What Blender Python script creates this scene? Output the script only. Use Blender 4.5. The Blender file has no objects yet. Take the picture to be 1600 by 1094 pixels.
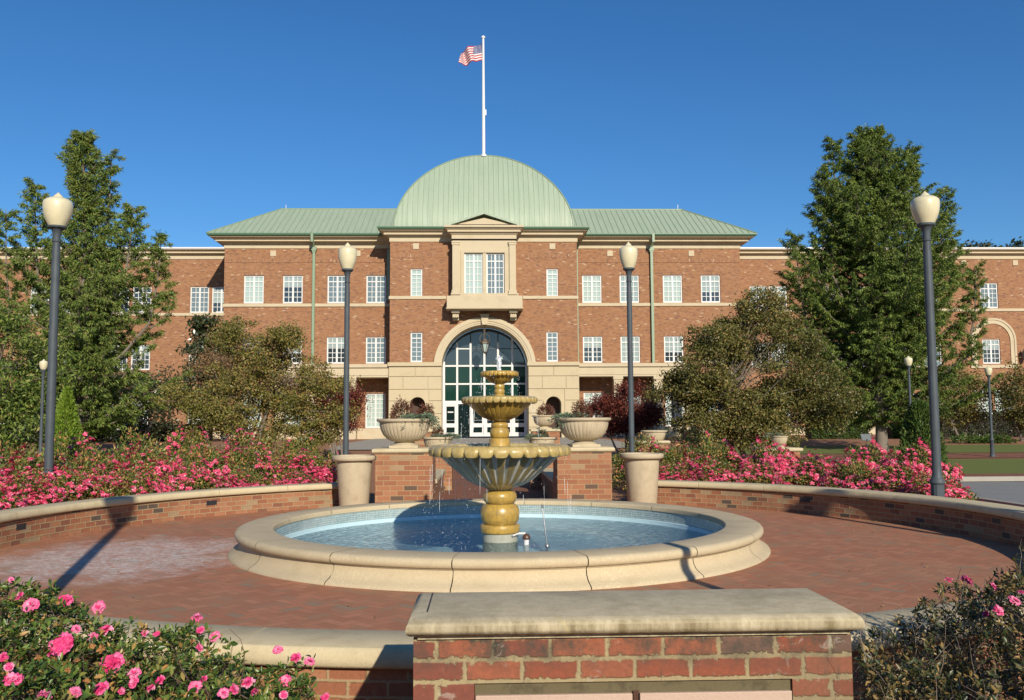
import bpy, bmesh, math, random
import numpy as np
from mathutils import Vector, Matrix
from math import radians as R, sin, cos, pi, floor

random.seed(7)
rng = np.random.default_rng(11)
scene = bpy.context.scene
C = scene.collection

# ------------------------------------------------------------------ camera
FPX = 1390.0
EYE = Vector((0.0, 0.0, 1.6))
YAW, PITCH, ROLL = 0.03236, 0.0804, -0.006
CM = Matrix.Rotation(-YAW, 3, 'Z') @ Matrix.Rotation(pi/2 + PITCH, 3, 'X') @ Matrix.Rotation(ROLL, 3, 'Z')
cam_d = bpy.data.cameras.new('camera')
cam = bpy.data.objects.new('camera', cam_d)
C.objects.link(cam)
cam.matrix_world = Matrix.Translation(EYE) @ CM.to_4x4()
cam_d.sensor_width = 36.0
cam_d.lens = 36.0 * FPX / 1600.0
cam_d.clip_start = 0.05
cam_d.clip_end = 2000
scene.camera = cam

# ------------------------------------------------------------------ light
SUN_AZ = R(16.0)      # to the right of straight behind the camera
SUN_EL = R(25.5)
to_sun = Vector((sin(SUN_AZ)*cos(SUN_EL), -cos(SUN_AZ)*cos(SUN_EL), sin(SUN_EL)))
sd = bpy.data.lights.new('sun', 'SUN')
sd.energy = 4.95
sd.angle = R(0.55)
sd.color = (1.0, 0.90, 0.74)
so = bpy.data.objects.new('sun', sd)
C.objects.link(so)
so.rotation_euler = to_sun.to_track_quat('Z', 'Y').to_euler()
world = bpy.data.worlds.new('World')
scene.world = world
world.use_nodes = True
wn = world.node_tree
bg = wn.nodes['Background']
sky = wn.nodes.new('ShaderNodeTexSky')
sky.sky_type = 'NISHITA'
sky.sun_disc = False
sky.sun_elevation = SUN_EL
sky.sun_rotation = math.atan2(to_sun.x, to_sun.y)
sky.air_density = 1.0
sky.dust_density = 0.25
sky.ozone_density = 4.0
hs = wn.nodes.new('ShaderNodeHueSaturation')
hs.inputs['Saturation'].default_value = 1.2
hs.inputs['Value'].default_value = 1.06
wn.links.new(sky.outputs[0], hs.inputs['Color'])
tnt = wn.nodes.new('ShaderNodeMix'); tnt.data_type = 'RGBA'; tnt.blend_type = 'MULTIPLY'
tnt.inputs[0].default_value = 1.0; tnt.inputs[7].default_value = (0.84, 1.02, 1.17, 1)
wn.links.new(hs.outputs[0], tnt.inputs[6])
wn.links.new(tnt.outputs[2], bg.inputs['Color'])
bg.inputs['Strength'].default_value = 0.08
scene.view_settings.view_transform = 'Standard'
scene.view_settings.look = 'None'
scene.view_settings.exposure = 0.2
scene.view_settings.gamma = 1.0


def P(px, py, Y):
    """where the sight line of a picture point meets the upright plane at distance Y"""
    d = CM @ Vector((px - 800.0, 547.0 - py, -FPX))
    t = Y / d.y
    return EYE.x + d.x*t, EYE.z + d.z*t


def PX(px, py, Y): return P(px, py, Y)[0]
def PZ(py, Y): return P(755, py, Y)[1]
def PG(px, py, zz=0.0):
    d = CM @ Vector((px - 800.0, 547.0 - py, -FPX))
    t = (zz - EYE.z)/d.z
    return EYE.x + d.x*t, EYE.y + d.y*t


# ------------------------------------------------------------------ material helpers
class NT:
    def __init__(s, name):
        s.m = bpy.data.materials.new(name)
        s.m.use_nodes = True
        s.t = s.m.node_tree
        s.bsdf = s.t.nodes['Principled BSDF']
        s.out = s.t.nodes['Material Output']
    def n(s, typ, **kw):
        nd = s.t.nodes.new(typ)
        for k, v in kw.items(): setattr(nd, k, v)
        return nd
    def put(s, sock, v):
        if isinstance(v, bpy.types.NodeSocket): s.t.links.new(v, sock)
        elif isinstance(v, (tuple, list)):
            sock.default_value = tuple(v) + ((1.0,) if len(v) == 3 and len(sock.default_value) == 4 else ())
        else: sock.default_value = v
    def m2(s, op, a, b=0.0, c=None):
        nd = s.n('ShaderNodeMath', operation=op)
        s.put(nd.inputs[0], a); s.put(nd.inputs[1], b)
        if c is not None: s.put(nd.inputs[2], c)
        return nd.outputs[0]
    def mix(s, f, a, b, mode='MIX'):
        nd = s.n('ShaderNodeMix', data_type='RGBA', blend_type=mode)
        s.put(nd.inputs[0], f); s.put(nd.inputs[6], a); s.put(nd.inputs[7], b)
        return nd.outputs[2]
    def ramp(s, f, stops, interp='LINEAR'):
        nd = s.n('ShaderNodeValToRGB')
        cr = nd.color_ramp
        cr.interpolation = interp
        while len(cr.elements) < len(stops): cr.elements.new(0.5)
        for e, (p, c) in zip(cr.elements, stops):
            e.position = p
            e.color = tuple(c) + (1.0,) if len(c) == 3 else c
        s.put(nd.inputs[0], f)
        return nd.outputs[0]
    def noise(s, scale, detail=4.0, rough=0.55, vec=None, dist=0.0):
        nd = s.n('ShaderNodeTexNoise')
        nd.inputs['Scale'].default_value = scale
        nd.inputs['Detail'].default_value = detail
        nd.inputs['Roughness'].default_value = rough
        nd.inputs['Distortion'].default_value = dist
        if vec is not None: s.put(nd.inputs['Vector'], vec)
        return nd.outputs[0]
    def maprange(s, v, a, b, c=0.0, d=1.0):
        nd = s.n('ShaderNodeMapRange')
        s.put(nd.inputs[0], v)
        for i, x in enumerate((a, b, c, d)): nd.inputs[i+1].default_value = x
        return nd.outputs[0]
    def bump(s, h, strength, dist=0.01, normal=None):
        nd = s.n('ShaderNodeBump')
        nd.inputs['Strength'].default_value = strength
        nd.inputs['Distance'].default_value = dist
        s.put(nd.inputs['Height'], h)
        if normal is not None: s.put(nd.inputs['Normal'], normal)
        return nd.outputs[0]
    def fin(s, col=None, rough=None, normal=None, spec=None, metal=None, coat=None, k=0.80):
        b = s.bsdf
        if isinstance(col, tuple): col = tuple(x*k for x in col)
        elif col is not None: col = s.mix(1.0, col, (k, k, k), 'MULTIPLY')
        if col is not None: s.put(b.inputs['Base Color'], col)
        if rough is not None: s.put(b.inputs['Roughness'], rough)
        if normal is not None: s.put(b.inputs['Normal'], normal)
        if spec is not None: s.put(b.inputs['Specular IOR Level'], spec)
        if metal is not None: s.put(b.inputs['Metallic'], metal)
        if coat is not None: s.put(b.inputs['Coat Weight'], coat)
        return s.m


def wpos(t): return t.n('ShaderNodeNewGeometry').outputs['Position']
def uvs(t):
    u = t.n('ShaderNodeUVMap'); sx = t.n('ShaderNodeSeparateXYZ')
    t.t.links.new(u.outputs[0], sx.inputs[0])
    return u.outputs[0], sx.outputs[0], sx.outputs[1]


def comb(t, a, b, c=0.0):
    nd = t.n('ShaderNodeCombineXYZ')
    t.put(nd.inputs[0], a); t.put(nd.inputs[1], b); t.put(nd.inputs[2], c)
    return nd.outputs[0]


def brick_mat(name, stops, mortar, bw=0.203, rh=0.081, mt=0.011, swap=False, grime=0.5, bumpd=0.006, stain=None, rough_edge=0.0):
    t = NT(name)
    _, u, v = uvs(t)
    if swap: u, v = v, u
    if rough_edge:
        nz = t.noise(14.0, 3.0, 0.6, wpos(t))
        u = t.m2('ADD', u, t.m2('MULTIPLY', t.m2('SUBTRACT', nz, 0.5), rough_edge))
        nz2 = t.noise(17.0, 3.0, 0.6, wpos(t))
        v = t.m2('ADD', v, t.m2('MULTIPLY', t.m2('SUBTRACT', nz2, 0.5), rough_edge))
    vr = t.m2('DIVIDE', v, rh)
    row = t.m2('FLOOR', vr)
    odd = t.m2('FLOORED_MODULO', row, 2.0)
    uo = t.m2('ADD', t.m2('DIVIDE', u, bw), t.m2('MULTIPLY', odd, 0.5))
    col = t.m2('FLOOR', uo)
    fu = t.m2('MULTIPLY', t.m2('FRACT', uo), bw)
    fv = t.m2('MULTIPLY', t.m2('FRACT', vr), rh)
    du = t.m2('MINIMUM', fu, t.m2('SUBTRACT', bw, fu))
    dv = t.m2('MINIMUM', fv, t.m2('SUBTRACT', rh, fv))
    d = t.m2('MINIMUM', du, dv)
    dd_ = d if not rough_edge else t.m2('SUBTRACT', d, t.m2('MULTIPLY', t.maprange(t.noise(26.0, 4.0, 0.7, wpos(t)), 0.5, 0.8), rough_edge*1.6))
    mask = t.maprange(dd_, mt*0.5 - 0.002, mt*0.5 + (0.002 if not rough_edge else 0.004))
    wnz = t.n('ShaderNodeTexWhiteNoise', noise_dimensions='2D')
    t.put(wnz.inputs['Vector'], comb(t, col, row))
    bc = t.ramp(wnz.outputs['Value'], stops, 'CONSTANT')
    p = wpos(t)
    n1 = t.noise(0.9, 5.0, 0.6, p)
    n2 = t.noise(60.0, 3.0, 0.6, p)
    n3 = t.noise(9.0, 4.0, 0.65, p)
    bc = t.mix(t.maprange(n2, 0.3, 0.8, 0.0, 0.35), bc, (0.05, 0.035, 0.03), 'MIX')
    mc = t.mix(n2, mortar, tuple(x*0.6 for x in mortar))
    c = t.mix(mask, mc, bc)
    c = t.mix(t.m2('MULTIPLY', t.maprange(n1, 0.45, 0.75), grime*0.5), c, (0.10, 0.085, 0.06), 'MIX')
    c = t.mix(t.maprange(n3, 0.62, 0.8, 0.0, grime*0.6), c, mortar)
    if stain is not None:
        # damp dark growth just below the coping, lime bloom beside it
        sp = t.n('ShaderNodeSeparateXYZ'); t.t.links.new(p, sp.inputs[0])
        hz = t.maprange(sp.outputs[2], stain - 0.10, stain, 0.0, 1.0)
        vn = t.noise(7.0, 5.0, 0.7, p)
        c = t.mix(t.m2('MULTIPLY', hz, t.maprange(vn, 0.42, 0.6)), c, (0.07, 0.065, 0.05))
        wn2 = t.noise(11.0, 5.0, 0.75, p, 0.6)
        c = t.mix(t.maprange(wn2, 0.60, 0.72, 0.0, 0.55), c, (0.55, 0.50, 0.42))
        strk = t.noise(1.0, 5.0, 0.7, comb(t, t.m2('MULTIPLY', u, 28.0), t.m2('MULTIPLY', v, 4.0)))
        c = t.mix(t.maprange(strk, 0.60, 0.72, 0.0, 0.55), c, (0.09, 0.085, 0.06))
    h = t.m2('ADD', t.m2('MULTIPLY', mask, 1.0), t.m2('MULTIPLY', n2, 0.25))
    return t.fin(c, 0.85, t.bump(h, 0.6, bumpd), 0.25)


def herring_mat():
    t = NT('herringbone_pavers')
    p = wpos(t)
    sp = t.n('ShaderNodeSeparateXYZ'); t.t.links.new(p, sp.inputs[0])
    s = 0.1
    a = 0.70710678
    x = t.m2('MULTIPLY', t.m2('ADD', sp.outputs[0], sp.outputs[1]), a/s)
    y = t.m2('MULTIPLY', t.m2('SUBTRACT', sp.outputs[1], sp.outputs[0]), a/s)
    i = t.m2('FLOOR', x); j = t.m2('FLOOR', y)
    fx = t.m2('FRACT', x); fy = t.m2('FRACT', y)
    k = t.m2('FLOORED_MODULO', t.m2('SUBTRACT', i, j), 4.0)
    k1 = t.m2('COMPARE', k, 1.0, 0.1); k2 = t.m2('COMPARE', k, 2.0, 0.1)
    hor = t.m2('LESS_THAN', k, 1.5)
    ver = t.m2('SUBTRACT', 1.0, hor)
    idx = t.m2('SUBTRACT', i, k1); idy = t.m2('SUBTRACT', j, k2)
    lx = t.m2('ADD', fx, k1)         # 0..2 across a lying brick
    ly = t.m2('ADD', fy, k2)
    w = t.m2('ADD', 1.0, hor); h = t.m2('ADD', 1.0, ver)
    dx = t.m2('MINIMUM', lx, t.m2('SUBTRACT', w, lx))
    dy = t.m2('MINIMUM', ly, t.m2('SUBTRACT', h, ly))
    d = t.m2('MINIMUM', dx, dy)
    mask = t.maprange(d, 0.02, 0.06)
    wz = t.n('ShaderNodeTexWhiteNoise', noise_dimensions='2D')
    t.put(wz.inputs['Vector'], comb(t, idx, idy))
    bc = t.ramp(wz.outputs['Value'], [(0, (0.46, 0.19, 0.10)), (0.25, (0.50, 0.21, 0.11)), (0.5, (0.43, 0.18, 0.095)),
                                      (0.72, (0.53, 0.23, 0.125)), (0.87, (0.41, 0.21, 0.12)), (0.965, (0.35, 0.23, 0.14))], 'CONSTANT')
    n2 = t.noise(45.0, 4.0, 0.6, p); n1 = t.noise(0.8, 5.0, 0.6, p)
    c = t.mix(mask, (0.33, 0.18, 0.10), bc)
    c = t.mix(t.maprange(n1, 0.45, 0.72, 0, 0.5), c, (0.36, 0.23, 0.14))
    # dried lime bloom where the wind carries the spray, left of the pool
    ex = t.m2('SUBTRACT', sp.outputs[0], -4.35); ey = t.m2('SUBTRACT', sp.outputs[1], 11.0)
    ang = t.m2('ADD', t.m2('POWER', t.m2('DIVIDE', ex, 1.75), 2.0), t.m2('POWER', t.m2('DIVIDE', ey, 2.1), 2.0))
    zone = t.maprange(ang, 1.35, 0.15)
    en = t.noise(2.2, 6.0, 0.7, p, 0.4)
    en2 = t.noise(16.0, 4.0, 0.75, p, 0.8)
    e = t.m2('MULTIPLY', t.maprange(t.m2('ADD', t.m2('MULTIPLY', zone, 0.45), t.m2('MULTIPLY', en, 0.95)), 0.62, 0.90), t.maprange(en2, 0.40, 0.60, 0.25, 1.0))
    e = t.m2('MULTIPLY', e, t.maprange(zone, 0.0, 0.25))
    sk = t.noise(1.0, 4.0, 0.7, comb(t, t.m2('MULTIPLY', sp.outputs[0], 5.0), t.m2('MULTIPLY', sp.outputs[1], 26.0)))
    e = t.m2('MULTIPLY', e, t.maprange(sk, 0.38, 0.60, 0.25, 1.0))
    c = t.mix(t.m2('MULTIPLY', e, 0.85), c, (0.90, 0.88, 0.84))
    sc = t.noise(22.0, 2.0, 0.5, p)
    c = t.mix(t.maprange(sc, 0.72, 0.76, 0, 0.6), c, (0.5, 0.45, 0.38))
    hgt = t.m2('ADD', mask, t.m2('MULTIPLY', n2, 0.3))
    return t.fin(c, t.maprange(n1, 0.3, 0.7, 0.62, 0.85), t.bump(hgt, 0.35, 0.004), 0.3)


def stone_mat(name, col, dirt=(0.16, 0.13, 0.08), amt=0.5, fine=0.35, sc=3.0, rough=0.8, pits=0.0):
    t = NT(name)
    p = wpos(t)
    n1 = t.noise(sc, 6.0, 0.65, p); n2 = t.noise(sc*22, 3.0, 0.6, p)
    c = t.mix(t.maprange(n2, 0.3, 0.7, 0, fine), col, tuple(x*0.72 for x in col))
    c = t.mix(t.maprange(n1, 0.5, 0.8, 0, amt), c, dirt)
    h = t.m2('ADD', t.m2('MULTIPLY', n1, 0.5), n2)
    if pits:
        n4 = t.noise(38.0, 3.0, 0.7, p)
        n5 = t.noise(1.7, 4.0, 0.6, p)
        pk = t.m2('MULTIPLY', t.maprange(n4, 0.55, 0.68), t.maprange(n5, 0.4, 0.6))
        c = t.mix(t.m2('MULTIPLY', pk, pits), c, tuple(min(1, x*1.28) for x in col))
        h = t.m2('SUBTRACT', h, t.m2('MULTIPLY', pk, 0.8))
    return t.fin(c, rough, t.bump(h, 0.35, 0.006), 0.25)


def streak_stone(name, col, dirt, amt=0.6, topz=None, rngz=0.1):
    t = NT(name)
    p = wpos(t)
    mp = t.n('ShaderNodeMapping'); t.put(mp.inputs['Vector'], p); mp.inputs['Scale'].default_value = (1, 1, 0.12)
    st = t.noise(16.0, 5.0, 0.7, mp.outputs[0]); n1 = t.noise(2.2, 6.0, 0.65, p); n2 = t.noise(70, 3, 0.6, p)
    c = t.mix(t.maprange(n2, 0.3, 0.7, 0, 0.35), col, tuple(x*0.7 for x in col))
    ns_ = t.n('ShaderNodeSeparateXYZ'); t.t.links.new(t.n('ShaderNodeNewGeometry').outputs['True Normal'], ns_.inputs[0])
    up_ = t.maprange(ns_.outputs[2], 0.2, 0.9, 1.0, 0.35)
    c = t.mix(t.m2('MULTIPLY', up_, t.maprange(st, 0.40, 0.66, 0.15, amt)), c, dirt)
    c = t.mix(t.maprange(n1, 0.5, 0.75, 0, amt*0.6), c, tuple(x*0.8 for x in dirt))
    li = t.noise(6.0, 4.0, 0.6, p, 0.5)
    c = t.mix(t.maprange(li, 0.66, 0.70, 0, 0.55), c, (0.55, 0.45, 0.22))
    return t.fin(c, 0.85, t.bump(t.m2('ADD', n1, n2), 0.35, 0.005), 0.25)


def simple(name, col, rough=0.6, var=0.15, sc=8.0, metal=0.0, spec=0.5, coat=0.0, bump=0.0):
    t = NT(name)
    n = t.noise(sc, 4.0, 0.6, wpos(t))
    c = t.mix(t.maprange(n, 0.3, 0.7), col, tuple(x*(1-var) for x in col))
    nm = t.bump(n, bump, 0.004) if bump else None
    return t.fin(c, rough, nm, spec, metal, coat)


def leaf_mat(name, stops, rough=0.5, trans=0.3, tint=(0.9, 1.0, 0.5), patch=None, spec=0.35):
    t = NT(name)
    g = t.n('ShaderNodeNewGeometry')
    c = t.ramp(g.outputs['Random Per Island'], stops)
    if patch:
        n = t.noise(patch[0], 3.0, 0.6, g.outputs['Position'])
        c = t.mix(t.maprange(n, patch[2], patch[3], 0, 0.85), c, patch[1])
    t.fin(c, rough, None, spec)
    tr = t.n('ShaderNodeBsdfTranslucent')
    t.put(tr.inputs['Color'], t.mix(1.0, c, tint, 'MULTIPLY'))
    mx = t.n('ShaderNodeMixShader'); mx.inputs[0].default_value = trans*0.7
    t.t.links.new(t.bsdf.outputs[0], mx.inputs[1]); t.t.links.new(tr.outputs[0], mx.inputs[2])
    t.t.links.new(mx.outputs[0], t.out.inputs[0])
    return t.m


BR_FAR = [(0, (0.42, 0.195, 0.092)), (0.25, (0.385, 0.175, 0.083)), (0.5, (0.44, 0.21, 0.102)), (0.7, (0.34, 0.145, 0.08)),
          (0.84, (0.47, 0.24, 0.135)), (0.93, (0.25, 0.12, 0.075)), (0.982, (0.62, 0.42, 0.27))]
BR_NEAR = [(0, (0.42, 0.18, 0.09)), (0.25, (0.37, 0.145, 0.075)), (0.5, (0.46, 0.21, 0.11)), (0.75, (0.29, 0.115, 0.07)),
           (0.87, (0.12, 0.09, 0.07)), (0.93, (0.42, 0.29, 0.17))]
M = {}
M['brick_far'] = brick_mat('facade_brick', BR_FAR, (0.44, 0.30, 0.18), 0.205, 0.076, 0.012, grime=0.12)
M['brick_sold'] = brick_mat('soldier_brick', BR_FAR, (0.45, 0.33, 0.22), 0.205, 0.076, 0.010, swap=True, grime=0.25)
M['brick_wall'] = brick_mat('garden_wall_brick', BR_NEAR, (0.50, 0.36, 0.20), grime=0.75, rough_edge=0.006)
M['brick_pier'] = brick_mat('pier_brick', [(0, (0.44, 0.19, 0.095)), (0.3, (0.38, 0.155, 0.08)), (0.6, (0.47, 0.215, 0.11)), (0.85, (0.16, 0.10, 0.07)), (0.92, (0.45, 0.3, 0.17))],
                            (0.55, 0.38, 0.20), 0.245, 0.091, 0.013, grime=0.55)
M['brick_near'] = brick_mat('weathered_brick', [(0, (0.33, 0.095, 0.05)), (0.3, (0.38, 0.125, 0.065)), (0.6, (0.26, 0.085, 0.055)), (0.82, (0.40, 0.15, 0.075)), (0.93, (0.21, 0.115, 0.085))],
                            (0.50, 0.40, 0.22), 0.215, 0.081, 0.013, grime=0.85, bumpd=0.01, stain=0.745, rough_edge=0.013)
M['pavers'] = herring_mat()
M['path'] = brick_mat('path_brick', [(0, (0.30, 0.12, 0.07)), (0.4, (0.34, 0.14, 0.08)), (0.8, (0.25, 0.11, 0.07))], (0.2, 0.13, 0.09), 0.2, 0.1, 0.008)
M['lime'] = stone_mat('limestone', (0.64, 0.54, 0.37), (0.36, 0.27, 0.16), 0.35, 0.25, 1.2)
M['lime_block'] = stone_mat('limestone_block', (0.62, 0.515, 0.335), (0.38, 0.28, 0.17), 0.35, 0.3, 1.0)
M['pool_stone'] = stone_mat('pool_coping_stone', (0.64, 0.53, 0.345), (0.42, 0.33, 0.19), 0.55, 0.45, 2.4, 0.8, 0.95)
M['urn'] = stone_mat('urn_cast_stone', (0.60, 0.50, 0.34), (0.30, 0.23, 0.14), 0.55, 0.3, 5.0)
M['coping'] = stone_mat('wall_coping_stone', (0.68, 0.575, 0.365), (0.36, 0.28, 0.15), 0.6, 0.4, 3.5)
M['coping_near'] = streak_stone('weathered_coping', (0.66, 0.57, 0.385), (0.24, 0.19, 0.10), 0.95)
M['roof'] = simple('green_metal_roof', (0.38, 0.47, 0.345), 0.5, 0.10, 0.8, 0.0, 0.5)
def roof_mat():
    t = NT('green_standing_seam_metal')
    p = wpos(t)
    mp = t.n('ShaderNodeMapping'); t.put(mp.inputs['Vector'], p); mp.inputs['Scale'].default_value = (2.2, 0.3, 0.10)
    st = t.noise(2.0, 5.0, 0.65, mp.outputs[0]); n = t.noise(0.5, 4.0, 0.6, p)
    c = t.mix(t.maprange(st, 0.35, 0.7), (0.40, 0.49, 0.36), (0.32, 0.41, 0.295))
    c = t.mix(t.maprange(n, 0.45, 0.75, 0, 0.4), c, (0.42, 0.46, 0.36))
    return t.fin(c, t.maprange(st, 0.3, 0.7, 0.42, 0.6), None, 0.4)


M['roof'] = roof_mat()
M['roof_seam'] = simple('roof_seam', (0.27, 0.36, 0.24), 0.45, 0.05)
M['gutter'] = simple('green_gutter', (0.10, 0.20, 0.12), 0.4, 0.1)
M['downpipe'] = simple('green_downpipe', (0.27, 0.37, 0.24), 0.45, 0.1)
M['white'] = simple('white_window_paint', (0.80, 0.80, 0.78), 0.45, 0.05)
M['iron'] = simple('charcoal_painted_metal', (0.085, 0.105, 0.12), 0.55, 0.25, 5.0, 0.0, 0.3)
M['globe'] = simple('aged_cream_globe', (0.80, 0.73, 0.48), 0.35, 0.12, 6.0, 0.0, 0.5, 0.2)
M['dark'] = simple('hedge_shade', (0.035, 0.025, 0.022), 0.8, 0.2)
M['niche_dark'] = simple('niche_shade', (0.10, 0.06, 0.05), 0.9, 0.2)
M['vent'] = simple('dark_drain_grille', (0.03, 0.03, 0.035), 0.5, 0.2)
M['concrete'] = stone_mat('light_concrete', (0.42, 0.39, 0.33), (0.2, 0.18, 0.14), 0.4, 0.3, 2.0)
M['asphalt'] = stone_mat('pale_asphalt', (0.30, 0.30, 0.29), (0.16, 0.15, 0.14), 0.4, 0.35, 1.5)
M['mulch'] = stone_mat('pine_straw_mulch', (0.40, 0.20, 0.11), (0.20, 0.10, 0.055), 0.7, 0.8, 6.0, 0.95)
M['grass'] = stone_mat('mown_grass', (0.17, 0.21, 0.05), (0.22, 0.19, 0.07), 0.5, 0.8, 5.0, 0.95)
M['plaster'] = stone_mat('pool_plaster', (0.60, 0.83, 0.90), (0.44, 0.68, 0.76), 0.5, 0.2, 1.5, 0.6)
M['bark'] = stone_mat('grey_bark', (0.25, 0.21, 0.17), (0.10, 0.08, 0.06), 0.7, 0.6, 6.0, 0.95)
M['plaque'] = stone_mat('pink_plaque', (0.60, 0.44, 0.34), (0.30, 0.15, 0.09), 0.3, 0.15, 4.0, 0.6)
M['mortar_bed'] = stone_mat('lichened_mortar', (0.17, 0.14, 0.075), (0.035, 0.03, 0.02), 0.95, 0.6, 14.0)
M['steel'] = simple('steel_pipe', (0.45, 0.46, 0.46), 0.3, 0.2, 20, 0.8)
M['pole'] = simple('white_pole_paint', (0.78, 0.80, 0.80), 0.35, 0.03)
M['bronze'] = simple('lantern_bronze', (0.16, 0.13, 0.10), 0.5, 0.2, 8, 0.3)
M['sign'] = simple('sign_panel', (0.16, 0.18, 0.20), 0.5, 0.1)


def tile_mat():
    t = NT('mosaic_tile')
    _, u, v = uvs(t)
    s = 0.03
    fu = t.m2('FRACT', t.m2('DIVIDE', u, s)); fv = t.m2('FRACT', t.m2('DIVIDE', v, s))
    d = t.m2('MINIMUM', t.m2('MINIMUM', fu, t.m2('SUBTRACT', 1, fu)), t.m2('MINIMUM', fv, t.m2('SUBTRACT', 1, fv)))
    w = t.n('ShaderNodeTexWhiteNoise', noise_dimensions='2D')
    t.put(w.inputs['Vector'], comb(t, t.m2('FLOOR', t.m2('DIVIDE', u, s)), t.m2('FLOOR', t.m2('DIVIDE', v, s))))
    c = t.ramp(w.outputs['Value'], [(0, (0.36, 0.49, 0.50)), (1, (0.52, 0.64, 0.62))])
    n = t.noise(3.0, 5.0, 0.6, wpos(t))
    c = t.mix(t.maprange(d, 0.08, 0.16), (0.22, 0.30, 0.32), c)
    c = t.mix(t.maprange(n, 0.5, 0.75, 0, 0.5), c, (0.6, 0.66, 0.64))
    return t.fin(c, 0.25)


M['tile'] = tile_mat()


def glaze_mat(name, col, col2, grey=0.0, lob=0):
    t = NT(name)
    p = wpos(t)
    n = t.noise(14.0, 5.0, 0.65, p); n2 = t.noise(90.0, 2.0, 0.5, p)
    _, u_, v_ = uvs(t)
    st = t.noise(1.0, 4.0, 0.6, comb(t, t.m2('MULTIPLY', u_, 13.0), t.m2('MULTIPLY', v_, 2.2)))
    c = t.mix(t.maprange(n, 0.35, 0.7), col, col2)
    c = t.mix(t.maprange(n2, 0.66, 0.73, 0, 0.75), c, (0.10, 0.06, 0.02))
    drp = t.noise(1.0, 4.0, 0.65, comb(t, t.m2('MULTIPLY', u_, 7.0), t.m2('MULTIPLY', v_, 1.5)))
    c = t.mix(t.maprange(drp, 0.56, 0.74, 0, 0.55), c, (0.17, 0.12, 0.05))
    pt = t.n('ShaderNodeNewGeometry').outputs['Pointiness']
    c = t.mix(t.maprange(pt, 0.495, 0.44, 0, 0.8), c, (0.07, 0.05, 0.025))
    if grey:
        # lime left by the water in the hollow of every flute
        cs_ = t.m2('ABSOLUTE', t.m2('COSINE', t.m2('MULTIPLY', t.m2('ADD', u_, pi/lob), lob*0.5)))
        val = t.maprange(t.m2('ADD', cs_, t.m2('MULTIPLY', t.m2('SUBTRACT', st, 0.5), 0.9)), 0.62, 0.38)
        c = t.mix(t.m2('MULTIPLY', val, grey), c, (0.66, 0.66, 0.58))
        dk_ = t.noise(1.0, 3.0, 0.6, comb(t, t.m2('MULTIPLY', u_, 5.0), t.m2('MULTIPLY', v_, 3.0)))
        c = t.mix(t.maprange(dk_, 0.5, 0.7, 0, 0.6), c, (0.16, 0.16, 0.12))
    return t.fin(c, t.maprange(n, 0.3, 0.7, 0.18, 0.48), t.bump(n, 0.15, 0.004), 0.5, None, 0.35)


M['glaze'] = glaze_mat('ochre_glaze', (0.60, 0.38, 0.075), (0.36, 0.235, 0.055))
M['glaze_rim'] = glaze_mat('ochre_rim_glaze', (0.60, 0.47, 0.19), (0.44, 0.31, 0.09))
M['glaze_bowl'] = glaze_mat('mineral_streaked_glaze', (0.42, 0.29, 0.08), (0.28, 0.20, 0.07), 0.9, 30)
M['foot'] = stone_mat('limed_concrete', (0.45, 0.46, 0.38), (0.25, 0.26, 0.2), 0.7, 0.4, 9.0, 0.5)


def glass_mat(name, col, rough=0.04, spec=0.6, wob=0.02):
    t = NT(name)
    n = t.noise(0.9, 2.0, 0.5, wpos(t))
    return t.fin(col, rough, t.bump(n, wob, 0.3), spec)


M['pane_blind'] = glass_mat('pane_with_pale_blind', (0.44, 0.56, 0.52), 0.08, 0.5)
M['pane_blind2'] = glass_mat('pane_with_grey_blind', (0.34, 0.43, 0.42), 0.08, 0.55)
M['pane_mid'] = glass_mat('pane_half_lit', (0.17, 0.23, 0.25), 0.06, 0.7)
M['pane_dark'] = glass_mat('pane_dark_room', (0.035, 0.05, 0.06), 0.04, 0.9)
M['pane_door'] = glass_mat('pane_entrance', (0.010, 0.022, 0.022), 0.03, 0.55, 0.01)
M['pane_arch'] = glass_mat('pane_green_tint', (0.012, 0.045, 0.035), 0.05, 0.35, 0.01)


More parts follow.
